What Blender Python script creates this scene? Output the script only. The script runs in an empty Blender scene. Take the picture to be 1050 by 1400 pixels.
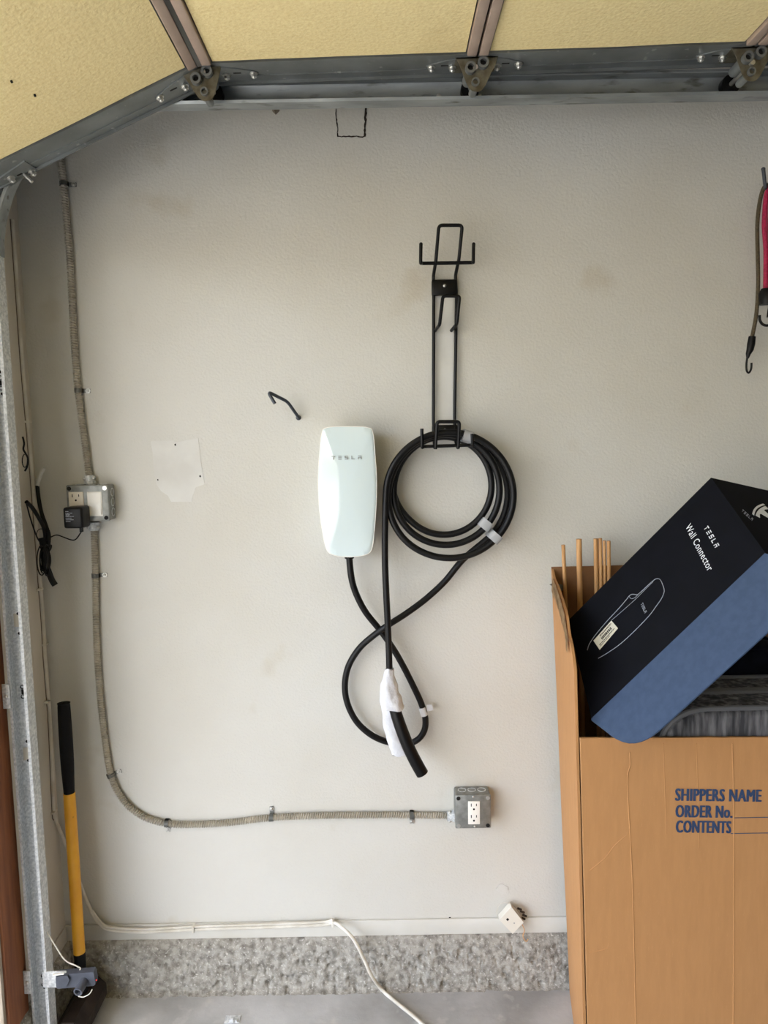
import bpy, bmesh, math, random
from mathutils import Vector, Matrix, noise
random.seed(7)
S = bpy.context.scene
COL = S.collection
V = Vector
# ------------------------------------------------------------------ camera
CD, CH, PITCH, ROLL, FPX = 1.935, 1.546, math.radians(6), math.radians(1), 1000.0
CP = V((0, -CD, CH))
FWD = V((0, math.cos(PITCH), -math.sin(PITCH)))
_r0, _u0 = V((1, 0, 0)), V((0, math.sin(PITCH), math.cos(PITCH)))
RGT = _r0*math.cos(ROLL) - _u0*math.sin(ROLL)
UPV = _r0*math.sin(ROLL) + _u0*math.cos(ROLL)
cam = bpy.data.objects.new('camera', bpy.data.cameras.new('camera'))
COL.objects.link(cam)
cam.data.sensor_fit = 'HORIZONTAL'
cam.data.sensor_width = 36.0
cam.data.lens = 36.0*FPX/1050.0
cam.data.clip_start = 0.02
cam.matrix_world = Matrix(((RGT.x, UPV.x, -FWD.x, CP.x), (RGT.y, UPV.y, -FWD.y, CP.y), (RGT.z, UPV.z, -FWD.z, CP.z), (0, 0, 0, 1)))
S.camera = cam
# ------------------------------------------------------------------ world, sun, exposure
S.view_settings.view_transform = 'Standard'
S.view_settings.look = 'None'
S.view_settings.gamma = 1.0
S.view_settings.use_curve_mapping = False
S.view_settings.exposure = 0.0
world = bpy.data.worlds.new('sky'); S.world = world
world.use_nodes = True
wn = world.node_tree.nodes; wl = world.node_tree.links
sky = wn.new('ShaderNodeTexSky'); sky.sky_type = 'NISHITA'; sky.sun_disc = False
sky.sun_elevation = math.radians(52); sky.sun_rotation = math.radians(205); sky.dust_density = 3.0; sky.air_density = 0.8
hs = wn.new('ShaderNodeHueSaturation'); hs.inputs['Saturation'].default_value = 0.75
wl.new(sky.outputs[0], hs.inputs['Color']); tint = wn.new('ShaderNodeMix'); tint.data_type = 'RGBA'; tint.blend_type = 'MULTIPLY'; tint.inputs['Factor'].default_value = 1.0
tint.inputs[7].default_value = (.955, .995, 1.035, 1); wl.new(hs.outputs[0], tint.inputs[6]); wl.new(tint.outputs[2], wn['Background'].inputs['Color'])
wn['Background'].inputs['Strength'].default_value = 0.99
sun = bpy.data.objects.new('sun', bpy.data.lights.new('sun', 'SUN')); COL.objects.link(sun)
sun.data.energy = 11.0; sun.data.color = (1.0, .99, .97); sun.data.angle = math.radians(.6)
sun.rotation_euler = V((.42, .9, -1.27)).to_track_quat('-Z', 'Y').to_euler()

# ------------------------------------------------------------------ pixel -> real point helpers
def ray(px, py): return FWD*FPX + RGT*(px-525) + UPV*(700-py)
def at(px, py, Y=0.0):
    r = ray(px, py); return CP + r*((Y-CP.y)/r.y)
def atx(px, py, X):
    r = ray(px, py); return CP + r*((X-CP.x)/r.x)
def atz(px, py, Z=0.0):
    r = ray(px, py); return CP + r*((Z-CP.z)/r.z)
def onpl(px, py, P, n):
    r = ray(px, py); return CP + r*((P-CP).dot(n)/r.dot(n))
def proj(P):
    v = P-CP; d = v.dot(FWD); return 525+FPX*v.dot(RGT)/d, 700-FPX*v.dot(UPV)/d

# ------------------------------------------------------------------ materials
def lin(c):
    return tuple(((x/255)/12.92 if x/255 <= .04045 else ((x/255+.055)/1.055)**2.4) for x in c) + (1,)
def mat(name, col, rough=.5, metal=0.0, col2=None, vscale=8, vlo=.35, vhi=.65, bump=None, coat=0.0, spec=None, stretch=None, detail=4, col3=None, v3=(60, .6, .75), emit=None):
    m = bpy.data.materials.new(name); m.use_nodes = True
    n = m.node_tree.nodes; l = m.node_tree.links; b = n['Principled BSDF']
    b.inputs['Base Color'].default_value = lin(col); b.inputs['Roughness'].default_value = rough; b.inputs['Metallic'].default_value = metal
    if coat: b.inputs['Coat Weight'].default_value = coat; b.inputs['Coat Roughness'].default_value = .05
    if spec is not None: b.inputs['Specular IOR Level'].default_value = spec
    if emit: b.inputs['Emission Color'].default_value = lin(emit[0]); b.inputs['Emission Strength'].default_value = emit[1]
    tc = n.new('ShaderNodeTexCoord'); src = tc.outputs['Object']
    if stretch:
        mp = n.new('ShaderNodeMapping'); mp.inputs['Scale'].default_value = stretch
        l.new(src, mp.inputs['Vector']); src = mp.outputs['Vector']
    cur = None
    def layer(cur, base, c, scale, lo, hi):
        nz = n.new('ShaderNodeTexNoise'); nz.inputs['Scale'].default_value = scale; nz.inputs['Detail'].default_value = detail
        l.new(src, nz.inputs['Vector'])
        mr = n.new('ShaderNodeMapRange'); mr.inputs['From Min'].default_value = lo; mr.inputs['From Max'].default_value = hi
        l.new(nz.outputs['Fac'], mr.inputs['Value'])
        mx = n.new('ShaderNodeMix'); mx.data_type = 'RGBA'
        l.new(mr.outputs['Result'], mx.inputs['Factor'])
        if cur is None: mx.inputs[6].default_value = lin(base)
        else: l.new(cur, mx.inputs[6])
        mx.inputs[7].default_value = lin(c)
        return mx.outputs[2]
    if col2: cur = layer(cur, col, col2, vscale, vlo, vhi)
    if col3: cur = layer(cur, col, col3, *v3)
    if cur: l.new(cur, b.inputs['Base Color'])
    if bump:
        prev = None
        for (sc, st, dist) in (bump if isinstance(bump, list) else [bump]):
            nz = n.new('ShaderNodeTexNoise'); nz.inputs['Scale'].default_value = sc; nz.inputs['Detail'].default_value = 3
            l.new(src, nz.inputs['Vector'])
            bp = n.new('ShaderNodeBump'); bp.inputs['Strength'].default_value = st; bp.inputs['Distance'].default_value = dist
            l.new(nz.outputs['Fac'], bp.inputs['Height'])
            if prev: l.new(prev, bp.inputs['Normal'])
            prev = bp.outputs['Normal']
        l.new(prev, b.inputs['Normal'])
    return m

M = {}
M['wall'] = mat('wall_paint', (208, 207, 200), .62, col2=(200, 197, 186), vscale=1.6, vlo=.42, vhi=.72, bump=[(150, .42, .003), (420, .2, .0012)], col3=(190, 183, 166), v3=(4.5, .63, .8))
M['wall_side'] = mat('return_wall_paint', (214, 208, 196), .65, col2=(203, 196, 180), vscale=2.5, bump=(90, .3, .003))
M['trim'] = mat('trim_paint', (210, 209, 202), .55, col2=(200, 197, 187), vscale=6, bump=(40, .15, .002))
M['patch'] = mat('bare_plaster', (216, 216, 211), .85, col2=(207, 206, 200), vscale=14, bump=(200, .15, .001))
M['cut'] = mat('cut_dark_brown', (38, 28, 20), .9)  # dark brown of the knife cuts and the sticker print
M['stem'] = mat('rough_concrete', (170, 167, 159), .9, col2=(112, 108, 100), vscale=60, vlo=.4, vhi=.7, bump=[(160, .6, .004), (420, .5, .002)], col3=(206, 204, 197), v3=(150, .58, .72), detail=6)
M['floor'] = mat('floor_concrete', (194, 195, 195), .8, col2=(154, 154, 152), vscale=4, vlo=.38, vhi=.66, bump=[(60, .25, .003), (300, .25, .001)], col3=(196, 195, 192), v3=(17, .58, .75), detail=8)
M['ground'] = mat('driveway_concrete', (186, 181, 170), .9, col2=(172, 166, 154), vscale=2, bump=(80, .3, .003))
M['plaster'] = mat('plain_drywall', (172, 166, 154), .8, col2=(156, 150, 140), vscale=1.2, bump=(90, .3, .003))
M['galv'] = mat('galvanised_steel', (228, 231, 232), .42, .15, col2=(186, 191, 194), vscale=160, vlo=.35, vhi=.65, bump=(300, .1, .0005))
M['track'] = mat('track_steel', (160, 166, 168), .42, .6, col2=(126, 131, 132), vscale=22, vlo=.35, vhi=.7, stretch=(.3, 1, 1), col3=(86, 84, 74), v3=(60, .58, .75))
M['stile'] = mat('stile_steel', (138, 143, 144), .5, .7, col2=(118, 122, 122), vscale=10, col3=(170, 172, 170), v3=(50, .66, .75))
M['hinge'] = mat('hinge_steel', (128, 124, 110), .55, .65, col2=(92, 86, 70), vscale=45)
M['bolt'] = mat('zinc_bolt', (210, 210, 206), .3, .9)
M['hole'] = mat('dark_hole', (14, 13, 12), .9)
M['insul'] = mat('insulation_face', (246, 229, 174), .85, col2=(234, 213, 154), vscale=160, vlo=.3, vhi=.7, bump=[(140, .5, .003), (3, .25, .03)], col3=(208, 184, 130), v3=(2.2, .6, .85))
M['rib'] = mat('taupe_rail', (186, 166, 150), .6, .0, col2=(170, 150, 135), vscale=15, bump=(30, .1, .001))
M['conduit'] = mat('conduit_steel', (204, 198, 184), .4, .45, col2=(176, 170, 156), vscale=30)
M['boxm'] = mat('outlet_box_steel', (150, 152, 148), .45, .55, col2=(128, 130, 126), vscale=60, bump=(250, .1, .0005))
M['devw'] = mat('white_device_plastic', (240, 238, 230), .35)
M['devw2'] = mat('almond_device_plastic', (222, 214, 198), .4)
M['black'] = mat('black_plastic', (10, 10, 11), .42, spec=.25, bump=(220, .1, .0005))
M['powder'] = mat('black_powder_coat', (9, 9, 10), .4, spec=.25, bump=(400, .1, .0003))
M['cable'] = mat('black_cable_jacket', (11, 11, 12), .45, spec=.3)
M['glass'] = mat('white_glass_face', (216, 231, 232), .09, coat=1.0)
M['housing'] = mat('white_housing', (206, 212, 210), .4)
M['grey_print'] = mat('grey_print', (150, 155, 155), .5)
M['paper'] = mat('white_tissue', (224, 225, 228), .8, col2=(208, 210, 215), vscale=25, bump=[(45, .7, .006), (18, .5, .01)])
M['tape'] = mat('frosted_tape', (172, 174, 176), .35)
M['yellow'] = mat('yellow_fibreglass', (244, 182, 44), .4, col2=(228, 162, 34), vscale=12, col3=(120, 80, 20), v3=(45, .72, .78))
M['grip'] = mat('rubber_grip', (13, 12, 12), .7, spec=.2, bump=(200, .3, .001))
M['sledge'] = mat('rusty_forged_steel', (62, 50, 42), .7, .4, col2=(38, 30, 26), vscale=20, bump=(60, .5, .003))
M['wood'] = mat('jamb_wood', (150, 92, 52), .7, col2=(120, 68, 36), vscale=9, stretch=(6, 6, .5), bump=(18, .3, .002))
M['oldwood'] = mat('weathered_trim', (196, 186, 170), .8, col2=(150, 134, 114), vscale=10, stretch=(4, 4, .6))
M['sensor'] = mat('sensor_plastic', (80, 84, 94), .5, spec=.3, col2=(68, 72, 81), vscale=30)
M['led'] = mat('red_led', (255, 30, 30), .4, emit=((255, 40, 30), 1.0))
M['wirew'] = mat('white_cable', (226, 223, 214), .5, col2=(204, 199, 186), vscale=20)
M['card'] = mat('cardboard', (190, 139, 88), .8, col2=(183, 133, 83), vscale=18, stretch=(5, 5, .8), vlo=.3, vhi=.7, bump=[(10, .1, .002), (120, .08, .0006)], col3=(196, 146, 95), v3=(80, .6, .8))
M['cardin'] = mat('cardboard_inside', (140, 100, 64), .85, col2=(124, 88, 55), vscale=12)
M['cardedge'] = mat('torn_cardboard', (196, 166, 124), .9, col2=(150, 118, 80), vscale=60, bump=(120, .5, .003))
M['ducttape'] = mat('grey_duct_tape', (120, 116, 108), .5, col2=(96, 92, 84), vscale=40)
M['ink'] = mat('blue_ink', (44, 66, 100), .7)
M['navy'] = mat('navy_black_print', (11, 12, 19), .65, col2=(8, 9, 14), vscale=20, spec=.12, bump=(300, .1, .0003))
M['slate'] = mat('slate_blue_board', (68, 84, 110), .8, spec=.2, col2=(62, 78, 103), vscale=60, bump=(250, .12, .0004))
M['prw'] = mat('white_print', (225, 228, 232), .5)
M['prg'] = mat('silver_print', (150, 156, 166), .5)
M['sticker'] = mat('paper_sticker', (214, 210, 190), .6)
M['fabric'] = mat('charcoal_weave', (58, 58, 62), .9, col2=(132, 131, 134), vscale=70, vlo=.42, vhi=.72, stretch=(1, 1, .12), col3=(30, 31, 36), v3=(38, .52, .7), bump=(500, .4, .001))
M['piping'] = mat('grey_piping', (98, 99, 102), .7)
M['dowel'] = mat('dowel_wood', (205, 158, 104), .6, col2=(184, 136, 84), vscale=14, stretch=(8, 8, .6))
M['olive'] = mat('olive_cord', (92, 80, 58), .8, col2=(66, 58, 42), vscale=220, bump=(300, .4, .001))
M['pink'] = mat('pink_cord', (178, 30, 78), .7, col2=(142, 22, 60), vscale=220, bump=(300, .4, .001))
M['hooksteel'] = mat('dark_hook_vinyl', (52, 58, 66), .4)
M['beige'] = mat('jack_plastic', (226, 222, 210), .45)
M['brownclip'] = mat('brown_clip', (110, 98, 84), .6)

# ------------------------------------------------------------------ mesh builder
class MB:
    def __init__(s): s.bm = bmesh.new()
    def verts_faces(s, vs, fs):
        bv = [s.bm.verts.new(v) for v in vs]
        for f in fs:
            try: s.bm.faces.new([bv[i] for i in f])
            except ValueError: pass
        return bv
    def frame_box(s, o, ax, ay, az, bev=0, seg=2):      # o = corner, three edge vectors
        vs = [o, o+ax, o+ax+ay, o+ay, o+az, o+ax+az, o+ax+ay+az, o+ay+az]
        fs = [(0, 3, 2, 1), (4, 5, 6, 7), (0, 1, 5, 4), (1, 2, 6, 5), (2, 3, 7, 6), (3, 0, 4, 7)]
        bv = s.verts_faces(vs, fs)
        if bev:
            ed = list({e for v in bv for e in v.link_edges})
            bmesh.ops.bevel(s.bm, geom=ed, offset=bev, segments=seg, affect='EDGES', profile=.5)
        return s
    def box(s, lo, hi, bev=0, seg=2):
        lo = V(lo); hi = V(hi); d = hi-lo
        return s.frame_box(lo, V((d.x, 0, 0)), V((0, d.y, 0)), V((0, 0, d.z)), bev, seg)
    def prism(s, pts, off, bev=0, seg=2, flip=False):     # polygon (3-D points) extruded by vector off
        n = len(pts); off = V(off)
        vs = list(pts)+[p+off for p in pts]
        fs = [tuple(range(n))[::-1], tuple(range(n, 2*n))]+[(i, (i+1) % n, n+(i+1) % n, n+i) for i in range(n)]
        bv = s.verts_faces(vs, fs)
        if bev:
            ed = list({e for v in bv[n:] for e in v.link_edges if all(w in bv[n:] for w in e.verts)})
            bmesh.ops.bevel(s.bm, geom=ed, offset=bev, segments=seg, affect='EDGES', profile=.5)
        return s
    def sweep(s, pts, rad, seg=10, closed=False, caps=True, up=None, twist=0, fn=None, sx=1, sy=1):
        pts = [V(p) for p in pts]; n = len(pts); rings = []
        prevN = None
        for i, p in enumerate(pts):
            if closed: t = pts[(i+1) % n]-pts[i-1]
            else: t = pts[min(i+1, n-1)]-pts[max(i-1, 0)]
            t.normalize()
            if prevN is None:
                a = V(up) if up else (V((0, 0, 1)) if abs(t.z) < .9 else V((0, 1, 0)))
                N = (a-t*a.dot(t)).normalized()
            else:
                N = prevN-t*prevN.dot(t); N = N.normalized() if N.length > 1e-6 else V((0, 1, 0))
            prevN = N; B = t.cross(N)
            ring = []
            for k in range(seg):
                an = 2*math.pi*k/seg
                r = rad[i] if isinstance(rad, (list, tuple)) else rad
                if fn: r = fn(i, an)
                ring.append(s.bm.verts.new(p+N*(math.cos(an)*r*sx)+B*(math.sin(an)*r*sy)))
            rings.append(ring)
        m = n if closed else n-1
        for i in range(m):
            a, b = rings[i], rings[(i+1) % n]
            for k in range(seg):
                s.bm.faces.new((a[k], a[(k+1) % seg], b[(k+1) % seg], b[k]))
        if caps and not closed:
            s.bm.faces.new(rings[0][::-1]); s.bm.faces.new(rings[-1])
        return s
    def cyl(s, a, b, r, seg=16, r2=None):
        return s.sweep([a, b], [r, r2 if r2 is not None else r], seg)
    def ring(s, a, b, ro, ri, seg=20):     # tube with a hole
        a, b = V(a), V(b); t = (b-a).normalized()
        u = t.orthogonal().normalized(); w = t.cross(u)
        R = []
        for (c, r) in ((a, ro), (b, ro), (b, ri), (a, ri)):
            R.append([s.bm.verts.new(c+(u*math.cos(2*math.pi*k/seg)+w*math.sin(2*math.pi*k/seg))*r) for k in range(seg)])
        for j in range(4):
            p, q = R[j], R[(j+1) % 4]
            for k in range(seg): s.bm.faces.new((p[k], p[(k+1) % seg], q[(k+1) % seg], q[k]))
        return s
    def dome(s, c, nrm, r, h, seg=12):
        c = V(c); nrm = V(nrm).normalized(); u = nrm.orthogonal().normalized(); w = nrm.cross(u); prev = None
        for j in range(4):
            a = j/3*math.pi/2
            if j == 3:
                top = s.bm.verts.new(c+nrm*h)
                for k in range(seg): s.bm.faces.new((prev[k], prev[(k+1) % seg], top))
            else:
                rg = [s.bm.verts.new(c+(u*math.cos(2*math.pi*k/seg)+w*math.sin(2*math.pi*k/seg))*r*math.cos(a)+nrm*h*math.sin(a)) for k in range(seg)]
                if prev:
                    for k in range(seg): s.bm.faces.new((prev[k], prev[(k+1) % seg], rg[(k+1) % seg], rg[k]))
                else: s.bm.faces.new(rg[::-1])
                prev = rg
        return s
    def grid(s, P, closed_u=False):      # P[i][j] points
        R = [[s.bm.verts.new(p) for p in row] for row in P]
        for i in range(len(R)-1):
            m = len(R[i]) if closed_u else len(R[i])-1
            for j in range(m):
                k = (j+1) % len(R[i])
                s.bm.faces.new((R[i][j], R[i][k], R[i+1][k], R[i+1][j]))
        return R
    def build(s, name, m, parent=None, smooth=True, angle=35):
        bm = s.bm
        bmesh.ops.recalc_face_normals(bm, faces=bm.faces)
        me = bpy.data.meshes.new(name)
        lim = math.radians(angle)
        for f in bm.faces: f.smooth = smooth
        if smooth:
            for e in bm.edges:
                if len(e.link_faces) == 2 and e.calc_face_angle(0) > lim: e.smooth = False
        bm.to_mesh(me); bm.free()
        me.materials.append(m)
        o = bpy.data.objects.new(name, me); COL.objects.link(o)
        if parent:
            o.parent = parent; o.matrix_parent_inverse = Matrix.Translation(-gloc(parent))
        return o
def gloc(o):
    l = V((0, 0, 0))
    while o: l = l+V(o.get('_o', (0, 0, 0))); o = None
    return l
def tag(o, label, cat, group=None):
    o['label'] = label; o['category'] = cat
    if group: o['group'] = group
    return o
def thing(name, label, cat, loc=(0, 0, 0), group=None):
    o = bpy.data.objects.new(name, None); COL.objects.link(o); o.location = loc; o['_o'] = tuple(loc); o.empty_display_size = .05
    return tag(o, label, cat, group)
def struct(o): o['kind'] = 'structure'; return o
def cr(pts, n=8, closed=False):        # Catmull-Rom through the points
    pts = [V(p) for p in pts]; N = len(pts); out = []
    rng = range(N) if closed else range(N-1)
    for i in rng:
        if closed: p0, p1, p2, p3 = pts[i-1], pts[i], pts[(i+1) % N], pts[(i+2) % N]
        else: p0, p1, p2, p3 = pts[max(i-1, 0)], pts[i], pts[i+1], pts[min(i+2, N-1)]
        for k in range(n):
            t = k/n
            out.append(.5*((2*p1)+(p2-p0)*t+(2*p0-5*p1+4*p2-p3)*t*t+(3*p1-p0-3*p2+p3)*t*t*t))
    if not closed: out.append(pts[-1])
    return out
def resample(pts, step):
    L = [0]
    for a, b in zip(pts, pts[1:]): L.append(L[-1]+(b-a).length)
    n = max(2, int(L[-1]/step)); out = []; j = 0
    for i in range(n+1):
        d = L[-1]*i/n
        while j < len(L)-2 and L[j+1] < d: j += 1
        t = (d-L[j])/max(1e-9, L[j+1]-L[j]); out.append(pts[j].lerp(pts[j+1], min(1, t)))
    return out
def fillet(pts, r, n=5):               # polyline with rounded corners
    pts = [V(p) for p in pts]; out = [pts[0]]
    for i in range(1, len(pts)-1):
        a, b, c = pts[i-1], pts[i], pts[i+1]
        d1 = (a-b); d2 = (c-b); rr = min(r, d1.length*.49, d2.length*.49)
        p, q = b+d1.normalized()*rr, b+d2.normalized()*rr
        for k in range(n+1):
            t = k/n; out.append(p*(1-t)**2+b*2*t*(1-t)+q*t*t)
    out.append(pts[-1]); return out
def roundpoly(pts, r, n=5):
    N = len(pts); out = []
    for i in range(N):
        a, b, c = V(pts[i-1]), V(pts[i]), V(pts[(i+1) % N])
        d1 = a-b; d2 = c-b; rr = min(r if not isinstance(r, (list, tuple)) else r[i], d1.length*.49, d2.length*.49)
        if rr < 1e-6: out.append(b); continue
        p, q = b+d1.normalized()*rr, b+d2.normalized()*rr
        for k in range(n+1):
            t = k/n; out.append(p*(1-t)**2+b*2*t*(1-t)+q*t*t)
    return out

def text_mesh(body, o, ax, ay, mt, parent, name, bold=0.0, lift=.0004, fit_w=None, spc=1.0, fat=0):
    """flat lettering: o = baseline start, ax = unit reading direction * cap height (or fitted width), ay = up * cap height"""
    cu = bpy.data.curves.new('lettering', 'FONT'); cu.body = body; cu.offset = bold; cu.space_character = spc; cu.resolution_u = 3
    to = bpy.data.objects.new('lettering', cu); COL.objects.link(to)
    dg = bpy.context.evaluated_depsgraph_get(); dg.update()
    me = bpy.data.meshes.new_from_object(to.evaluated_get(dg))
    bpy.data.objects.remove(to)
    xs = [v.co.x for v in me.vertices]; x0, x1 = min(xs), max(xs)
    cap = .69
    nz = ax.cross(ay).normalized()
    for v in me.vertices:
        c = v.co.copy()
        X = ax.normalized()*((c.x-x0)/(x1-x0)*fit_w) if fit_w else ax*((c.x-x0)/cap)
        v.co = o+X+ay*(c.y/cap)+nz*lift
    if fat:
        bb = bmesh.new()
        for sh, lf in ((0, 0), (fat, .0001), (-fat, .0002), (fat*.5, .0003), (-fat*.5, .0004)):
            m2 = me.copy()
            for v in m2.vertices: v.co += ax.normalized()*sh+nz*lf
            bb.from_mesh(m2); bpy.data.meshes.remove(m2)
        bb.to_mesh(me); bb.free()
    me.materials.clear(); me.materials.append(mt)
    ob = bpy.data.objects.new(name, me); COL.objects.link(ob)
    if parent: ob.parent = parent; ob.matrix_parent_inverse = Matrix.Translation(-gloc(parent))
    return ob
LG = {'T': [(0, .8, 1, 1), (.41, 0, .59, .68)], 'E': [(0, .82, 1, 1), (0, .41, 1, .59), (0, 0, 1, .18)],
      'S': [(0, .82, 1, 1), (0, .41, 1, .59), (0, 0, 1, .18), (0, .5, .2, .9), (.8, .1, 1, .5)],
      'L': [(0, 0, .2, 1), (.2, 0, 1, .18)], 'A': [(0, .82, 1, 1), (0, 0, .2, .6), (.8, 0, 1, .6), (.2, .42, .8, .6)]}
def wordmark(o, ax, ay, mt, parent, name, pitch, thick=.0006):   # wide spaced block lettering; ax, ay: letter width / height vectors
    b = MB(); nz = ax.cross(ay).normalized()
    for i, ch in enumerate('TESLA'):
        for (x0, y0, x1, y1) in LG[ch]:
            b.frame_box(o+ax*(x0+i*pitch)+ay*y0, ax*(x1-x0), ay*(y1-y0), nz*thick)
    return b.build(name, mt, parent, smooth=False)

# ================================================================== SETTING
CX = -0.92                                   # plane of the front (left) wall
WT = .145                                    # underside of the plaster wall above the stem
struct(MB().box((CX-.1, 0, WT), (4.6, .1, 2.8)).build('wall_back', M['wall'], smooth=False))
wall = bpy.data.objects['wall_back']
RY, OY = -.243, -.335                        # return drywall ends / opening edge
wl_ = MB().box((CX-.1, RY, WT), (CX, 0, 2.8)); wl_.box((CX-.1, -5.7, 2.17), (CX, RY, 2.8)); wl_.box((CX-.1, -5.7, 0), (CX, -5.3, 2.17))
wall_left = struct(wl_.build('wall_left', M['wall_side'], smooth=False))
struct(MB().box((4.6, -5.7, 0), (4.7, .1, 2.8)).build('wall_right', M['plaster'], smooth=False))
struct(MB().box((CX-.1, -5.8, 0), (4.7, -5.7, 2.8)).build('wall_front', M['plaster'], smooth=False))
struct(MB().box((CX-.4, -5.9, 2.8), (4.8, .2, 2.95)).build('ceiling', M['plaster'], smooth=False))
struct(MB().box((CX-.1, -5.8, -.1), (4.7, .1, 0)).build('floor', M['floor'], smooth=False))
struct(MB().box((-30, -30, -.3), (CX-.1, 25, -.02)).build('driveway', M['ground'], smooth=False))
struct(MB().box((CX-1.15, -8, 2.5), (CX-.1, 3, 2.62)).build('sun_block_eave', M['oldwood'], smooth=False))   # unseen eave added over the opening to keep direct sun off the wall
# wooden jamb stud and weathered outside trim
struct(MB().box((CX-.09, OY, 0), (CX+.012, RY-.001, 2.17), .003).build('trim_1', M['wood']))
struct(MB().box((CX-.15, OY-.014, -.02), (CX+.006, OY-.0005, 2.17), .003).build('trim_2', M['oldwood']))
# painted bottom plate along the wall base
struct(MB().box((CX, -.007, WT-.004), (4.6, .0, WT+.042), .002).build('baseboard_back', M['trim']))
struct(MB().box((CX, RY, WT-.004), (CX+.006, -.008, WT+.042), .002).build('baseboard_left', M['trim']))

# rough concrete stem wall: displaced mesh
def stem_mesh(x0, x1, nx, fn, nv=26):
    b = MB(); P = []
    prof = [(.0, WT-.002), (-.006, WT-.003), (-.012, WT-.008), (-.018, WT-.02)]
    for i in range(1, nv): prof.append((-.02-.016*(i/nv), (WT-.02)*(1-i/nv)))
    prof.append((-.05, .0))
    L = [0]
    for j in range(nx+1):
        x = x0+(x1-x0)*j/nx; row = []
        for k, (y, z) in enumerate(prof):
            d = 0
            if k > 1:
                q = V((x*1, 3.1, z))
                big = noise.fractal(q*22, 1, 2, 4); fine = noise.fractal(q*120, 1, 2, 3)
                worn = max(0, 1-abs(x+.22)/.3)*max(0, 1-abs(z-.075)/.06)
                pit = max(0, noise.noise(q*75+V((3, 1, 7)))-.25)*min(1, max(0, (WT-.03-z)/.02))
                d = big*.0045+fine*.002-pit*.02+worn*max(0, noise.noise(q*40)+.1)*-.016
                if k < 5: d *= .6
            row.append(fn(x, y-d if True else y, z+noise.noise(V((x*9, z*30, 1)))*.002*(0 < k < len(prof)-1)))
        P.append(row)
    b.grid(P); return b
struct(stem_mesh(CX, .62, 560, lambda x, y, z: V((x, min(y, .0), z))).build('trim_3', M['stem'], angle=80))
struct(stem_mesh(RY-.09, .0, 90, lambda x, y, z: V((CX-min(y, 0), x, z))).build('trim_4', M['stem'], angle=80))
struct(MB().box((CX-.1, .0, 0), (4.6, .1, WT)).box((.62, -.03, 0), (4.6, 0, WT-.005)).build('trim_5', M['stem'], smooth=False))

# bare plaster patch, drill holes, knife-cut rectangle, peeled spot
pp = [(206, 603), (238, 602), (240, 605), (271, 599), (276, 640), (280, 662), (268, 666), (264, 677), (262, 686), (234, 686), (230, 678), (220, 671), (214, 662), (210, 640), (209, 620)]
MB().prism([at(x, y, -.0002) for x, y in pp], (0, -.0008, 0)).build('plaster_patch', M['patch'], wall, smooth=False)['label'] = 'paler bare plaster patch left by a removed fixture'
for (x, y, r) in ((240, 608, .003), (216, 656, .0022), (274, 651, .003), (104, 1276, .002), (615, 1255, .003)):
    MB().cyl(at(x, y, .004), at(x, y, -.0013), r, 10).build('drill_hole', M['hole'], wall)
sp = [(597, 405), (620, 405), (619, 500), (619.5, 606), (598, 606), (597.5, 500)]
MB().prism([at(x, y, -.0002) for x, y in sp], (0, -.0006, 0)).build('plaster_patch', M['patch'], wall, smooth=False)
def rough_line(a, b, w):
    mb = MB(); n = 14; up = []; lo = []
    t = (b-a).normalized(); s = t.cross(V((0, 1, 0)))
    for i in range(n+1):
        p = a.lerp(b, i/n)+s*random.uniform(-.0012, .0012); h = w*random.uniform(.5, 1.3)
        up.append(p+s*h); lo.append(p-s*h)
    mb.prism(up+lo[::-1], (0, -.0012, 0)); return mb
for (a, b, w) in (((459, 146), (462, 187), .0014), ((462, 186.5), (498, 187), .0015), ((500, 146), (499, 187), .0026)):
    rough_line(at(*a, -.0002), at(*b, -.0002), w).build('cut_line', M['cut'], wall, smooth=False)
rp = [at(686+9*math.cos(a)*random.uniform(.7, 1.1), 1215+7*math.sin(a)*random.uniform(.7, 1.1), -.0002) for a in [k*math.tau/14 for k in range(14)]]
MB().prism(rp, (0, -.0015, 0)).build('peeled_paint', M['patch'], wall, smooth=False)
tag(MB().prism([at(370, 146, -.0), at(383, 146, 0), at(382, 152, 0), at(377, 157, 0), at(373, 153, 0)], (0, -.03, 0), .002).build('wall_clip', M['brownclip']),
    'small brown clip on the wall just under the overhead track', 'clip')

# ================================================================== GARAGE DOOR TRACK (C section swept)
TX, TZ, R0 = -.874, 2.297, .336
ZV = TZ-R0
def c_path(kind):
    if kind == 'v': return [(V((TX, 0, z)), V((-1, 0, 0))) for z in (.03, ZV+.03)]
    if kind == 'c':
        out = []
        for i in range(15):
            a = math.pi-(math.pi/2)*i/14
            out.append((V((TX+R0+R0*math.cos(a), 0, ZV+R0*math.sin(a))), V((math.cos(a), 0, math.sin(a)))))
        return out
    return [(V((x, 0, TZ)), V((0, 0, 1))) for x in (TX+R0-.03, 2.6)]
YW, YL = -.222, -.257
def c_prof(h, g=0):
    t = .0022
    return [(-h+.006, YL-.002), (-h, YL), (-h, YW), (-h+.006, YW+.004), (h-.006, YW+.004), (h, YW), (h, YL), (h-.006, YL-.002),
            (h-.007, YL), (h-t, YL+.002), (h-t, YW-t), (h-.008, YW+.004-t), (-h+.008, YW+.004-t), (-h+t, YW-t), (-h+t, YL+.002), (-h+.007, YL)]
def c_sweep(kind, h):
    b = MB(); P = []
    for p, n in c_path(kind):
        P.append([p+n*a+V((0, y, 0)) for a, y in c_prof(h)])
    R = b.grid(P, True); b.bm.faces.new(R[0][::-1]); b.bm.faces.new(R[-1]); return b
trk = thing('garage_door_track', 'galvanised steel door track rising up the left jamb and running overhead along the wall', 'track', (TX, YW, 0))
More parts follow.
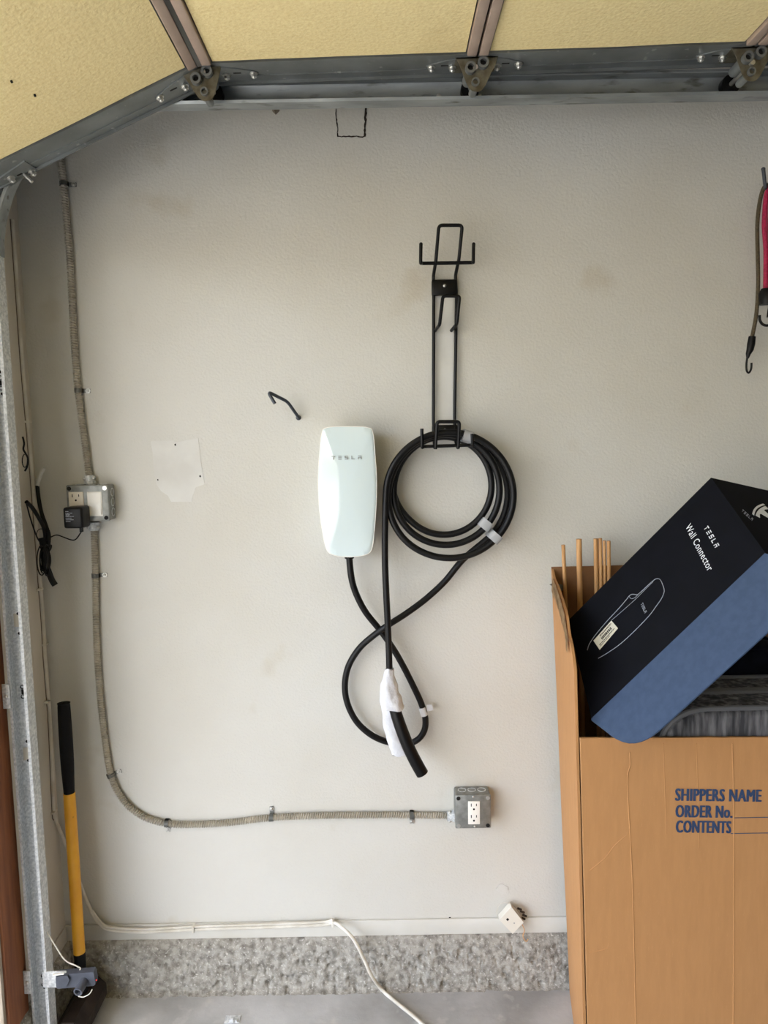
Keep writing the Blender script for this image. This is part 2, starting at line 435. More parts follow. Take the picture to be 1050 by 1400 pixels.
vt = c_sweep('v', .0215).build('vertical_track', M['galv'], trk)
c_sweep('c', .0235).build('curved_track', M['track'], trk)
ht = c_sweep('h', .0265).build('horizontal_track', M['track'], trk)
# slots and holes in the upright's web, brackets to the jamb
def web_pt(py, dx=0): 
    z = at(27, py, YW).z; return V((TX-.0085+dx, YW+.0015, z))
for py in (1031, 848):
    p = web_pt(py)
    MB().box((TX-.0185, YW+.0005, p.z-.016), (TX+.004, YW+.0019, p.z+.016)).build('slot', M['wall_side'], vt, smooth=False)
for py in (508, 538, 839, 866, 1014, 1040, 1330, 1351):
    p = web_pt(py, .004); MB().cyl(p+V((0, .002, 0)), p-V((0, .0014, 0)), .0035, 10).build('hole', M['hole'], vt)
for py in (523, 946, 1341):
    p = web_pt(py, .002); b = MB()
    b.ring(p+V((0, .001, .012)), p+V((0, -.0016, .012)), .0052, .0036, 14); b.ring(p+V((0, .001, -.012)), p+V((0, -.0016, -.012)), .0052, .0036, 14)
    b.box((p.x-.003, p.y-.0012, p.z-.006), (p.x+.003, p.y+.001, p.z+.006)); b.build('slot_hole', M['hole'], vt)
for py in (952, 1343):
    z = at(8 if py < 1000 else 32, py, -.261).z
    br = MB().box((CX+.0122, -.263, z-.03), (TX-.016, -.2595, z+.03), .0008).build('jamb_bracket', M['galv'], trk)
    MB().dome((CX+.021, -.263, z), (0, -1, 0), .005, .003).build('bolt', M['bolt'], br)
MB().box((2.5, YW+.004, TZ-.02), (2.54, YW+.008, 2.8)).build('hanger_strap', M['galv'], trk)
for px in (600, 655, 990):
    p = at(px, 124, YW-.002); MB().dome((p.x, YW-.0, TZ-.004), (0, -1, 0), .006, .003).build('track_bolt', M['bolt'], trk)

# ================================================================== OVERHEAD DOOR
JY0, JY1 = -.262, -.345
J = [at(-45, 277, JY0), at(285, 114, JY0), at(646, 101, JY0), at(1007, 87.5, JY0)]
J.append(J[3]+(J[3]-J[2])); J[0].y = JY0
door = thing('garage_door', 'raised sectional garage door with yellow insulation panels overhead', 'garage door', (J[1].x, JY0, J[1].z))
YE = -5.05
sect_axes = []
for k in range(4):
    a, b_ = J[k], J[k+1]
    s = V((b_.x-a.x, 0, b_.z-a.z)); Ln = s.length; s.normalize()
    n = V((s.z, 0, -s.x))                          # inward (downwards)
    if n.z > 0: n = -n
    g0, g1 = (.003, .002) if k != 1 else (.006, .002)
    if k == 0: g1 = .006
    A = a+s*g0; L2 = Ln-g0-g1; yy = V((0, 1, 0))
    sec = MB().frame_box(A+V((0, YE-JY0, 0))-n*.045, s*L2, yy*(JY0-YE), n*.034, .002).build('door_section', M['stile'], door, smooth=False)
    # end stile: flat pan with folded lips
    st = MB().frame_box(A+yy*(JY1-JY0), s*L2, yy*(JY0-JY1), -n*.0108)
    st.frame_box(A+yy*-.004, s*L2, yy*.004, n*.006)
    st.frame_box(A+yy*-.03, s*L2, yy*.003, n*.0022)
    st.build('end_stile', M['stile'], sec, smooth=False)
    rw = .0195
    for (o, nm) in ((A, 0), (A+s*(L2-rw), 1)):
        MB().frame_box(o+yy*(YE-JY0)-n*.0108, s*rw, yy*(JY1-YE-.002), n*.016, .002).build('edge_rail', M['rib'], sec)
    ib = MB(); P = []
    nx, ny = 24, 60
    for i in range(nx+1):
        row = []
        for j in range(ny+1):
            sx = rw+.003+(L2-2*rw-.006)*i/nx; y = JY1-.004-(JY1-YE-.01)*(j/ny)**2
            q = A+s*sx; q = V((q.x, y, q.z))
            row.append(q-n*(.003-.0022*noise.noise(V((q.x*5, y*5, k)))))
        P.append(row)
    ib.grid(P); ib.build('insulation_panel', M['insul'], sec)
    sect_axes.append((A, s, n, L2))
def on_door(k, px, py, off=0):
    A, s, n, L2 = sect_axes[k]; return onpl(px, py, A+n*off, n)
for (k, px, py) in ((0, 48, 131), (0, 16, 112)):
    p = on_door(k, px, py); nn = sect_axes[k][2]; MB().cyl(p-nn*.006, p+nn*.0012, .0022, 8).build('dent', M['hole'], door)

def hinge(j, px, py, arms, wheel_z=TZ, wheel_x=None):
    """end hinge with two roller sleeves hanging from the joint"""
    c = J[j]
    s0, s1 = sect_axes[j-1][1], sect_axes[j][1]; n = (sect_axes[j-1][2]+sect_axes[j][2]).normalized(); t = (s0+s1).normalized()
    yf = JY1+.012
    o = V((c.x, yf, c.z))
    # shape given in (along, down) metres
    tri = [(-.044, -.001), (.044, -.001), (.04, .012), (.016, .058), (.006, .068), (-.012, .066), (-.02, .056), (-.036, .014)]
    hb = MB().prism(roundpoly([o+t*u+n*d for u, d in tri], .006, 3), (0, .0025, 0), 0)
    hb.frame_box(o+t*-.044+n*.0, t*.088, V((0, .06, 0)), n*.0025)
    h = hb.build('roller_hinge', M['hinge'], door)
    for (u, d) in ((-.014, .024), (.012, .015)):
        q = o+t*u+n*d
        b = MB().ring(q+V((0, -.012, 0)), q+V((0, .055, 0)), .0112, .0066); b.build('sleeve', M['stile'], h)
        MB().cyl(q+V((0, -.0045, 0)), q+V((0, .05, 0)), .0064, 12).build('sleeve_core', M['hole'], h)
    q = o+t*-.004+n*.05
    MB().ring(q+V((0, -.006, 0)), q+V((0, .05, 0)), .0085, .0055).build('sleeve', M['stile'], h)
    wx = wheel_x if wheel_x is not None else q.x
    wz = wheel_z
    MB().cyl(V((wx, yf-.008, wz)), V((wx, -.24, wz)), .0052, 12).build('roller_stem', M['bolt'], h)
    MB().cyl(V((wx, -.247, wz)), V((wx, -.229, wz)), .0205, 22).build('roller_wheel', M['black'], h)
    # hinge leaves with bolts on either section
    for (k, sg, ln) in ((j-1, -1, arms[0]), (j, 1, arms[1])):
        A, s, nn, L2 = sect_axes[k]
        base = V((c.x, 0, c.z))+s*(sg*.03)
        yc = (JY0+JY1)/2
        lf = [(0, .03), (0, -.03), (ln*.6, -.02), (ln, -.008), (ln+.012, .0), (ln, .014), (ln*.6, .026)]
        pts = [base+s*(sg*u)+V((0, yc+y, 0)) for u, y in lf]
        lb = MB().prism(roundpoly(pts, .005, 3), nn*.0024).build('hinge_leaf', M['stile'], h)
        for u, y in ((ln, 0.0), (.018, .004)):
            p = base+s*(sg*u)+V((0, yc+y, 0))+nn*.0024
            bb = MB().cyl(p, p+nn*.002, .0085, 14); bb.cyl(p+nn*.002, p+nn*.008, .0062, 6); bb.dome(p+nn*.008, nn, .004, .003, 8)
            bb.build('bolt', M['bolt'], h)
        p = base+s*(sg*ln*.55)+V((0, yc-.004, 0))+nn*.0024
        MB().frame_box(p-s*.008-V((0, .002, 0)), s*.016, V((0, .004, 0)), nn*.0006).build('slot', M['hole'], h)
    return h
hinge(1, 286, 112, (.075, .075))
hinge(2, 646, 101, (.062, .062))
hinge(3, 1007, 88, (.065, .065))
# bottom corner fixture of the sloping section
A, s, n, L2 = sect_axes[0]
def dp(px, py, off=0.0): return onpl(px, py, A+n*off, n)
bf = MB().prism([dp(-30, 262), dp(33, 219), dp(50, 230), dp(-20, 275)], n*.003).build('corner_plate', M['stile'], door)
for (px, py) in ((15, 243), (44, 234)):
    p = dp(px, py, .003); bb = MB().cyl(p, p+n*.002, .009, 14); bb.cyl(p+n*.002, p+n*.009, .0065, 6); bb.dome(p+n*.009, n, .004, .003, 8); bb.build('bolt', M['bolt'], bf)
p = dp(33, 238, .003); MB().cyl(p, p+n*.022+s*.008, .0035, 8).build('hook_pin', M['bolt'], bf)
for (px, py) in ((4, 256), (26, 238)):
    p = dp(px, py, .003); MB().frame_box(p-s*.006, s*.012, V((0, .005, 0)), n*.0006).build('slot', M['hole'], bf)
wz = at(4, 262, -.25)
MB().cyl((TX+.001, -.247, wz.z), (TX+.001, -.229, wz.z), .0195, 22).build('roller_wheel', M['black'], door)
MB().cyl((TX+.001, -.33, wz.z), (TX+.001, -.24, wz.z), .0052, 12).build('roller_stem', M['bolt'], door)
MB().ring((TX+.001, -.335, wz.z), (TX+.001, -.27, wz.z), .0105, .0055).build('roller_sleeve', M['hinge'], door)

# ================================================================== CONDUIT
def corrugated(path, r=.0078, pitch=.0064):
    pts = resample(cr(path, 10), pitch/3)
    return MB().sweep(pts, r, 12, fn=lambda i, an: r*(1+.3*math.sin(2*math.pi*i/3+an)))
Yc = -.011
c1 = thing('flexible_conduit', 'ribbed metal conduit dropping from the ceiling to the upper outlet box', 'conduit', at(123, 658, Yc), 'flexible metal conduits')
P1 = [at(x, y, Yc) for x, y in ((74, 80), (79, 150), (83, 217), (87, 253), (92, 310), (96, 360), (99, 420), (103, 490), (107, 535), (112, 575), (118, 620), (123, 661))]
corrugated(P1).build('conduit_tube', M['conduit'], c1)
c2 = thing('flexible_conduit', 'ribbed metal conduit curving from the upper box down and across to the lower outlet', 'conduit', at(128, 716, Yc), 'flexible metal conduits')
P2 = [at(x, y, Yc) for x, y in ((128, 712), (129.5, 750), (130.5, 786), (131.5, 850), (133.5, 904), (137.5, 957), (143.6, 1011), (149, 1048), (154, 1066), (163, 1085), (178, 1104), (199, 1118), (228, 1126), (260, 1127.5), (310, 1125), (371, 1118), (430, 1115.5), (500, 1114.5), (563, 1114.5), (624, 1115.5))]
corrugated(P2).build('conduit_tube', M['conduit'], c2)
def connector(c, d, par):
    d = d.normalized()
    b = MB().cyl(c-d*.004, c+d*.018, .0125, 16); b.ring(c-d*.004, c+d*.003, .016, .011, 8)
    b.build('conduit_connector', M['galv'], par)
    s = d.cross(V((0, 1, 0)))
    for sg in (-1, 1): MB().dome(c+d*.01+s*(sg*.0125)+V((0, -.004, 0)), V((0, -1, 0)), .005, .004).build('clamp_screw', M['bolt'], par)
connector(at(123, 659, Yc), V((0, 0, 1)), c1)
connector(at(128, 716, Yc), V((0, 0, -1)), c2)
connector(at(620, 1115.5, Yc), V((-1, 0, 0)), c2)
def strap(px, py, d, side, label):
    c = at(px, py, Yc); d = V(d).normalized(); t = V(side).normalized()
    o = thing('conduit_strap', label, 'strap', (c.x, 0, c.z), 'one hole conduit straps')
    b = MB(); w = .011
    arc = []
    for i in range(13):
        a = math.pi*i/12-math.pi/2
        arc.append(c+t*(math.sin(a)*.0098)*1+V((0, -math.cos(a)*.0098, 0)))
    arc = [V((arc[0].x, -.0005, arc[0].z))]+arc+[V((c.x, 0, c.z))+t*.0098+V((0, -.002, 0)), V((c.x, 0, c.z))+t*.026+V((0, -.002, 0))]
    top = [p-d*(w/2) for p in arc]; bot = [p+d*(w/2) for p in arc]
    R = b.grid([top, bot])
    bmesh.ops.solidify(b.bm, geom=b.bm.faces[:], thickness=.0014)
    sd = V((c.x, -.0035, c.z))+t*.0085-d*(w/2); b.frame_box(sd, t*.02, d*w, V((0, .003, 0)), .0008)
    b.build('band', M['boxm'], o)
    MB().cyl(V((c.x, -.001, c.z))+t*.022, V((c.x, -.004, c.z))+t*.022, .0065, 12).dome(V((c.x, -.004, c.z))+t*.022, (0, -1, 0), .0045, .003, 10).build('screw', M['bolt'], o)
for a in (((87, 251), (0, 0, 1), (1, 0, 0), 'metal conduit strap topmost on the vertical run near the door'),
          ((107, 534), (0, 0, 1), (1, 0, -.02), 'metal conduit strap second from the top, midway above the upper outlet box'),
          ((130.5, 787), (0, 0, 1), (1, 0, 0), 'metal conduit strap a little below the upper outlet box'),
          ((151, 1060), (-.35, 0, 1), (1, 0, .3), 'metal conduit strap where the conduit starts to bend, above the curve'),
          ((228, 1126), (1, 0, 0), (0, 0, -1), 'metal conduit strap at the end of the curve, leftmost on the horizontal run'),
          ((371, 1118), (1, 0, .1), (0, 0, 1), 'metal conduit strap in the middle of the horizontal run'),
          ((563, 1114.5), (1, 0, 0), (0, 0, -1), 'metal conduit strap nearest the lower outlet box')):
    strap(*a[0], a[1], a[2], a[3])

# ================================================================== OUTLET BOXES
def outlet_slots(par, c, w, h, mdark):
    for dz in ((h*.29, -h*.21) if h > .04 else (0,)):
        q = c+V((0, -.0004, dz))
        b = MB().box((q.x-w*.24-.001, q.y-.0004, q.z-.0), (q.x-w*.24+.001, q.y+.0008, q.z+.008))
        b.box((q.x+w*.2-.001, q.y-.0004, q.z+.001), (q.x+w*.2+.001, q.y+.0008, q.z+.0075))
        b.cyl(V((q.x-.0005, q.y+.0008, q.z-.008)), V((q.x-.0005, q.y-.0004, q.z-.008)), .0026, 10)
        b.build('slot_set', mdark, par)
def outlet_box(name, label, x0, z0, x1, z1, depth):
    o = thing(name, label, 'outlet', ((x0+x1)/2, 0, z0))
    bx = MB().box((x0, -depth, z0), (x1, -.0002, z1), .005, 3).build('box', M['boxm'], o)
    cv = MB().box((x0-.001, -depth-.007, z0-.001), (x1+.001, -depth+.001, z1+.001), .004, 2).build('cover', M['boxm'], o)
    fz = -depth-.007
    for sx, sz in ((0, 0), (1, 0), (0, 1), (1, 1)):
        x = x0+.008+(x1-x0-.016)*sx; z = z0+.008+(z1-z0-.016)*sz
        b = MB().cyl((x, fz+.002, z), (x, fz-.001, z), .0055, 12); b.build('corner_screw', M['bolt'] if (sx+sz) % 2 == 0 else M['hole'], cv)
    # knockouts on top, right and left faces
    for i in (.22, .5, .78):
        x = x0+(x1-x0)*i; MB().ring((x, -depth*.5, z1-.0005), (x, -depth*.5, z1+.0012), .0115, .0095, 18).build('knockout', M['galv'], bx)
        z = z0+(z1-z0)*i
        MB().ring((x1-.0005, -depth*.5, z), (x1+.0012, -depth*.5, z), .0115, .0095, 18).build('knockout', M['galv'], bx)
    return o, cv, fz
# lower outlet
a = at(623, 1133, -.054); b = at(671, 1087, -.054)
lo_, cv, fz = outlet_box('outlet_box', 'grey steel outlet box low on the wall with a white duplex outlet', a.x, a.z, b.x, b.z, .047)
p0 = at(640, 1126.5, fz); p1 = at(656, 1095, fz)
dv = MB().box((p0.x, fz-.003, p0.z), (p1.x, fz+.002, p1.z), .001).build('duplex_outlet', M['devw'], lo_)
outlet_slots(dv, V(((p0.x+p1.x)/2, fz-.003, (p0.z+p1.z)/2)), p1.x-p0.x, p1.z-p0.z, M['hole'])
for px, py in ((647, 1089.5), (649, 1130)):
    p = at(px, py, fz); MB().dome((p.x, fz, p.z), (0, -1, 0), .0032, .002, 10).build('cover_screw', M['bolt'], cv)
# upper two-gang box
a = at(93, 713, -.05); b = at(147, 663, -.05)
up_, cv, fz = outlet_box('outlet_box', 'grey steel outlet box high on the left with an outlet and a white rocker switch', a.x, a.z, b.x, b.z, .043)
p0 = at(96, 706, fz); p1 = at(114, 672.5, fz)
dv = MB().box((p0.x, fz-.003, p0.z), (p1.x, fz+.002, p1.z), .001).build('duplex_outlet', M['devw2'], up_)
outlet_slots(dv, V(((p0.x+p1.x)/2, fz-.003, (p0.z+p1.z)/2)), p1.x-p0.x, p1.z-p0.z, M['hole'])
p0 = at(121, 706, fz); p1 = at(139, 672, fz); mz = (p0.z+p1.z)/2
sw = MB().box((p0.x, fz-.002, p0.z), (p1.x, fz+.002, p1.z), .001).build('rocker_switch', M['devw'], up_)
MB().prism([V((p0.x+.003, fz-.002, p0.z+.004)), V((p0.x+.003, fz-.006, p0.z+.004)), V((p0.x+.003, fz-.003, mz)), V((p0.x+.003, fz-.002, p1.z-.004))], (p1.x-p0.x-.006, 0, 0)).build('rocker', M['devw'], sw, smooth=False)
# plug-in power adapter
fa = -.105
a = at(87, 723, fa); b = at(112, 693.5, fa)
ad = thing('power_adapter', 'black plug in power adapter hanging from the upper outlet with a thin cord', 'adapter', (a.x, fz, a.z))
MB().box((a.x, fa, a.z), (b.x, fz-.0035, b.z), .006, 3).build('adapter_body', M['black'], ad)
cx = (a.x+b.x)/2; cw = b.x-a.x; tb = MB()
MB().box((cx+cw*.18-.004, (fa+fz)/2-.004, a.z-.012), (cx+cw*.18+.004, (fa+fz)/2+.004, a.z+.001), .001).build('strain_relief', M['black'], ad)
rr = random.Random(3)
for i in range(7):                       # rows of tiny print (too small to read)
    z = b.z-.011-i*.0042; x = a.x+.007
    ww = (.008, .018, .012, .021, .015, .02, .012)[i]
    while ww > 0:
        w = min(ww, rr.uniform(.0015, .004)); tb.box((x, fa-.0004, z), (x+w*.75, fa+.0006, z+.0016)); x += w; ww -= w
tb.ring((a.x+.012, fa+.0006, b.z-.019), (a.x+.012, fa-.0005, b.z-.019), .003, .0022, 12)
tb.build('fine_print', M['prg'], ad, smooth=False)
Yk = -.055
crd = [V((cx+cw*.18, (fa+fz)/2, a.z-.01))]+[at(x, y, Yk) for x, y in ((104, 737), (97, 738), (86, 734), (77, 731.5), (68, 735))]
MB().sweep(cr(crd, 8), .0016, 8).build('cord', M['cable'], ad)
# tied bundle of cords against the return wall
bd = thing('cord_bundle', 'tied bundle of black cords hanging in the left corner beside the track', 'cords', at(62, 740, -.05))
def cordp(pts, r, nm='cord', m='cable', par=bd, seg=8): return MB().sweep(cr([at(x, y, Y) for x, y, Y in pts], 8), r, seg).build(nm, M[m], par)
cordp(((36, 686, -.11), (44, 694, -.09), (53, 708, -.075), (60, 722, -.06), (62, 738, -.055), (60, 752, -.05)), .005)
cordp(((36, 688, -.11), (42, 710, -.09), (50, 733, -.07), (57, 744, -.06), (64, 752, -.055)), .0018)
cordp(((51, 664, -.03), (53, 682, -.035), (57, 702, -.045), (64, 722, -.055), (67, 734, -.055), (65, 756, -.055)), .0052)
cordp(((60.5, 640, -.03), (56, 648, -.03), (52, 660, -.03), (51, 668, -.03)), .005, 'frayed_white_end', 'patch')
cordp(((58, 735, -.055), (61, 748, -.055), (62, 765, -.055), (63, 780, -.055)), .011)
cordp(((60, 765, -.055), (66, 780, -.055), (71, 793, -.055), (75.5, 800, -.055)), .008)
for (w, h, ox) in ((8, 24, 57), (6, 21, 59), (9, 19, 62), (5, 25, 64)):
    MB().sweep([at(ox+w*math.sin(t)*.8, 766+h*math.cos(t)*.85, -.07+.006*math.sin(3*t)) for t in [k*math.tau/28 for k in range(28)]], .0016, 6, closed=True).build('cord_loop', M['cable'], bd)
MB().sweep([at(56+6*math.cos(t), 731+8*math.sin(t), -.062) for t in [k*math.tau/20 for k in range(20)]], .001, 6, closed=True).build('cord_loop', M['cable'], bd)
MB().sweep([at(57, 746, -.055), at(69, 749, -.055)], .009, 10, sx=1, sy=1).build('tie', M['black'], bd)
# thin wire loop by the upright
wr = thing('wire_loop', 'thin black wire loop poking out beside the upright track above the cords', 'wire', at(33, 615, -.2))
Yq = -.195
MB().sweep(cr([at(x, y, Yq) for x, y in ((31, 597), (33, 606), (32, 614), (35, 620), (38, 627), (37, 638), (34, 644))], 6), .0022, 7).build('wire', M['cable'], wr)
MB().sweep([at(34+3.6*math.cos(t), 630+9*math.sin(t), Yq) for t in [k*math.tau/20 for k in range(20)]], .0012, 6, closed=True).build('wire_coil', M['cable'], wr)

# ================================================================== WHITE CABLE ON THE LEFT CORNER AND ALONG THE BASE
wc_ = thing('white_cable', 'white cable tacked down the left corner and along the wall base onto the floor', 'cable', at(150, 1272, -.01))
xq = CX+.004
cpath = [atx(x, y, xq) for x, y in ((17, 300), (24, 400), (31, 500), (38, 580), (43, 640), (49, 717), (54, 786), (59, 850), (62, 904), (68.5, 989), (73.5, 1105), (76, 1120))]
cpath += [at(x, y, -.014) for x, y in ((88, 1150), (100, 1180), (112, 1215), (126, 1248), (138, 1264), (152, 1271.5), (200, 1274), (270, 1270.5), (360, 1267.5), (440, 1264.5), (455, 1261))]
cpath += [at(470, 1270, -.045), at(484, 1285, -.058), at(497, 1310, -.062), at(508, 1334, -.064)]
cpath += [atz(523, 1354, .007), atz(545, 1373, .007), atz(575, 1398, .007), atz(610, 1435, .007), atz(640, 1490, .007)]
MB().sweep(resample(cr(cpath, 8), .008), .0048, 10).build('cable_jacket', M['wirew'], wc_)
dk = [p+V((-.004, -.004, 0)) for p in cpath[:12]]
MB().sweep(resample(cr(dk, 8), .01), .0018, 6).build('dark_wire', M['brownclip'], wc_)
seg2 = [p+V((0, -.001, .009)) for p in cpath[15:23]]
MB().sweep(resample(cr(seg2, 8), .008), .0035, 8).build('second_cable', M['wirew'], wc_)
for (x, y) in ((38, 577), (54, 806), (62, 881), (64, 960), (73.5, 1110)):
    p = atx(x, y, xq); MB().box((CX, p.y-.011, p.z-.002), (CX+.011, p.y+.009, p.z+.003), .001).build('staple', M['wirew'], wc_)
for (x, y) in ((265, 1269), (455, 1261)):
    p = at(x, y, -.012); MB().box((p.x-.003, -.022, p.z-.009), (p.x+.003, -.007, p.z+.009), .001).build('staple', M['wirew'], wc_)

# phone jack hanging loose at the base
jk = thing('phone_jack', 'small white phone jack hanging loose by its wires at the wall base', 'jack', at(700, 1256, -.02))
Yj = -.036
JP = [at(x, y, Yj) for x, y in ((699, 1240), (716, 1261), (701, 1277), (683, 1258))]
MB().prism(JP, (0, .024, 0), 0).build('jack_body', M['beige'], jk, smooth=False)
c = at(694, 1257, Yj); MB().cyl(c+V((0, .001, 0)), c-V((0, .0006, 0)), .0045, 4).build('jack_socket', M['hole'], jk)
c = at(703, 1262, Yj); MB().cyl(c+V((0, .001, 0)), c-V((0, .0006, 0)), .002, 6).build('cover_mark', M['grey_print'], jk)
MB().sweep(cr([at(x, y, -.02) for x, y in ((702, 1240), (693, 1234), (684, 1236), (679, 1246), (683, 1258))], 8), .0012, 6).build('wire', M['wirew'], jk)
MB().sweep(cr([at(x, y, -.03) for x, y in ((714, 1264), (717, 1272), (715, 1280), (719, 1287), (722, 1284))], 8), .0013, 6).build('wire', M['pink' if False else 'dowel'], jk)
for (x, y) in ((710, 1243), (714, 1247), (717, 1252), (715, 1256)):
    c = at(x, y, -.022); MB().cyl(c-V((.005, 0, -.003)), c+V((.006, 0, -.002)), .003, 8).build('terminal', M['sledge'], jk)

# ================================================================== HOOKS
jh = [at(408, 571, .0), at(407, 569, -.012), at(393, 549, -.05), at(366, 535.5, -.085), at(376, 552, -.085)]
tag(MB().sweep(fillet(jh, .012), .0042, 10).dome(at(408, 571, -.002), (0, -1, 0), .007, .004).build('wall_hook', M['hooksteel']),
    'single bent dark wire hook screwed into the wall above the white charger', 'hook')
gh = thing('wall_hook', 'dark vinyl coated hook at the right edge holding the bungee cords', 'hook', at(1046, 240, 0))
MB().sweep(fillet([at(1050, 252, 0), at(1046.5, 258, -.066), at(1043.5, 231, -.07)], .01), .0042, 10).build('hook_rod', M['hooksteel'], gh)
MB().dome(at(1043.5, 231.5, -.07), (0, 0, 1), .0052, .005).build('hook_tip', M['hooksteel'], gh)
# bungee cords
def jhook(par, pts, r, Y): MB().sweep(cr([at(x, y, Y) for x, y in pts], 6), r, 8).build('end_hook', M['black'], par)
bo = thing('bungee_cord', 'olive bungee cord with a black end hook hanging at the right edge', 'bungee cord', at(1028, 470, -.05), 'bungee cords on the wall hook')
MB().sweep(resample(cr([at(x, y, -.045) for x, y in ((1068, 330), (1064, 285), (1056, 258), (1047, 253.5), (1040, 270), (1035.5, 305), (1036, 350), (1036.5, 390), (1034, 430), (1028, 462))], 8), .006), .0048, 10).build('cord', M['olive'], bo)
MB().sweep([at(x, y, -.045) for x, y in ((1028.5, 460), (1027, 470), (1025.5, 478), (1023, 484), (1022, 490))], [.0085, .0095, .0085, .006, .003], 12).build('end_sleeve', M['black'], bo)
jhook(bo, ((1022.5, 484), (1020.5, 497), (1021, 507), (1024, 509.5), (1027, 504), (1027.5, 496)), .0026, -.045)
bp = thing('bungee_cord', 'pink bungee cord with a black end hook cut off by the right edge', 'bungee cord', at(1047, 400, -.06), 'bungee cords on the wall hook')
for dx in (0, 7.5):
    MB().sweep(resample(cr([at(x+dx, y, -.055-.004*dx/7) for x, y in ((1062, 290), (1059, 264), (1053, 255), (1048, 266), (1046, 285), (1045, 310), (1047, 340), (1047, 370), (1046.5, 402))], 8), .006), .0058, 10).build('cord', M['pink'], bp)
MB().sweep([at(x, y, -.058) for x, y in ((1050.5, 396), (1049, 403), (1049, 416))], [.017, .021, .019], 14, sx=1).build('end_sleeve', M['black'], bp)
MB().sweep(cr([at(x, y, -.06) for x, y in ((1041, 403), (1041, 414))], 4), .004, 8).build('sleeve_clip', M['black'], bp)
jhook(bp, ((1053, 410), (1050, 426), (1049, 434)), .002, -.05)
jhook(bp, ((1038.5, 431), (1039, 438), (1043, 443.5), (1050, 445), (1057, 440), (1058, 428), (1055, 412)), .0034, -.058)

# ================================================================== WALL CHARGER
Yf = -.098
OUT = [(440, 592), (447, 584.5), (475, 583), (503, 584.5), (510, 592), (513, 622), (515, 655), (514.5, 690), (512, 725), (508.5, 750), (500, 758.5), (477, 761.5), (455, 758.5), (446, 750), (440.5, 725), (436, 690), (434.8, 655), (436.5, 622)]
ch = thing('wall_charger', 'white glass fronted vehicle charger mounted on the wall', 'charger', at(475, 672, 0))
ol = cr([at(x, y, Yf) for x, y in OUT], 6, closed=True)
cen = sum(ol, V((0, 0, 0)))/len(ol)
def scaled(f, y, off=0): return [V((cen.x+(p.x-cen.x)*f[0], y, cen.z+(p.z-cen.z)*f[1])) for p in ol]
hb = MB(); rows = [scaled((.86, .93), -.0005), scaled((.88, .94), -.03), scaled((.93, .965), -.07), scaled((.985, .99), -.09)]
R = hb.grid(rows, True); hb.bm.faces.new(R[0]); hb.bm.faces.new(R[-1]); hb.build('back_housing', M['housing'], ch, angle=50)
fb = MB()
def face_y(p, k):      # gentle convex crown with a soft chin towards the lower middle
    return 0
rows = [scaled((.985, .99), -.0895), scaled((1, 1), -.0925), scaled((1, 1), -.097), scaled((.992, .996), -.0985)]
for f in (.9, .75, .55, .3, .1):
    rows.append([V((cen.x+(p.x-cen.x)*f, -.0985-.007*(1-f*f), cen.z+(p.z-cen.z)*f)) for p in ol])
R = fb.grid(rows, True); fb.bm.faces.new(R[0]); fb.bm.faces.new(R[-1])
fb.build('glass_cover', M['glass'], ch, angle=60)
eb = MB().sweep(scaled((.996, .998), -.0978), .0011, 6, closed=True); eb.build('cover_rim', M['devw'], ch)
o = at(453.5, 628.5, -.1035); e = at(494, 628.5, -.1035); ax = V((e.x-o.x, 0, 0))
wm = wordmark(o, ax*(.115), V((0, 0, at(475, 623.5, -.1035).z-at(475, 628.5, -.1035).z)), M['grey_print'], ch, 'wordmark', (1-.115)/4/.115, thick=.0022)
# cable gland
g0 = at(477.5, 757, -.06); MB().cyl(g0+V((0, 0, .01)), g0-V((0, 0, .012)), .0125, 16).build('cable_gland', M['black'], ch)

# ================================================================== CABLE HANGER RACK (black wire)
rk = thing('cable_hanger', 'black wire hanger rack on the wall holding the coiled cable', 'hanger rack', at(608, 480, 0))
def rod(pts, r, nm, fr=.008): return MB().sweep(fillet([at(x, y, Y) for x, y, Y in pts], fr), r, 10).build(nm, M['powder'], rk)
rr_ = .0043
rod(((594.5, 612, -.098), (593.5, 602, -.02), (592.5, 575, -.012), (593, 400, -.012), (592.5, 377, -.012), (596, 356, -.062), (600, 308, -.075), (632, 308, -.075), (627.5, 354, -.062), (622.5, 377, -.012), (624, 405, -.012), (621.5, 575, -.012), (622.5, 602, -.02), (626, 612, -.098)), rr_, 'main_frame', .009)
rod(((575.5, 333, -.098), (575, 359.5, -.098), (576, 360, -.055), (647, 359, -.055), (647, 358.5, -.098), (647.5, 333, -.098)), rr_, 'top_prong_bar', .008)
rod(((595, 452, -.008), (601, 444, -.065), (605.5, 404.5, -.072), (628.5, 404.5, -.072), (624.5, 443, -.065), (617, 452, -.008)), rr_, 'middle_hook', .008)
rod(((595.2, 614, -.098), (597.5, 576.5, -.105), (628, 576.5, -.105), (626.2, 613, -.098)), .0046, 'lower_loop', .008)
rod(((576.8, 586, -.108), (577, 612.5, -.108), (579, 610.5, -.098), (644, 608.5, -.098), (646, 609, -.108), (645.5, 593, -.108)), rr_, 'lower_prong_bar', .006)
for (x0, y0, x1, y1) in ((590.5, 381.5, 625, 403.5), (591, 580.5, 625.5, 600)):
    p, q = at(x0, y1, -.018), at(x1, y0, -.018)
    mp = MB().box((p.x, -.0185, p.z), (q.x, -.0005, q.z), .003).build('mount_plate', M['powder'], rk)
    c = at((x0+x1)/2, (y0+y1)/2-2, -.0185); MB().dome((c.x, -.0185, c.z), (0, -1, 0), .0045, .003).build('screw', M['bolt'], mp)
for (x, y) in ((575.5, 333), (647.5, 333)):
    MB().dome(at(x, y, -.098)-V((0, 0, .002)), (0, 0, 1), .0046, .005).build('prong_tip', M['powder'], rk)

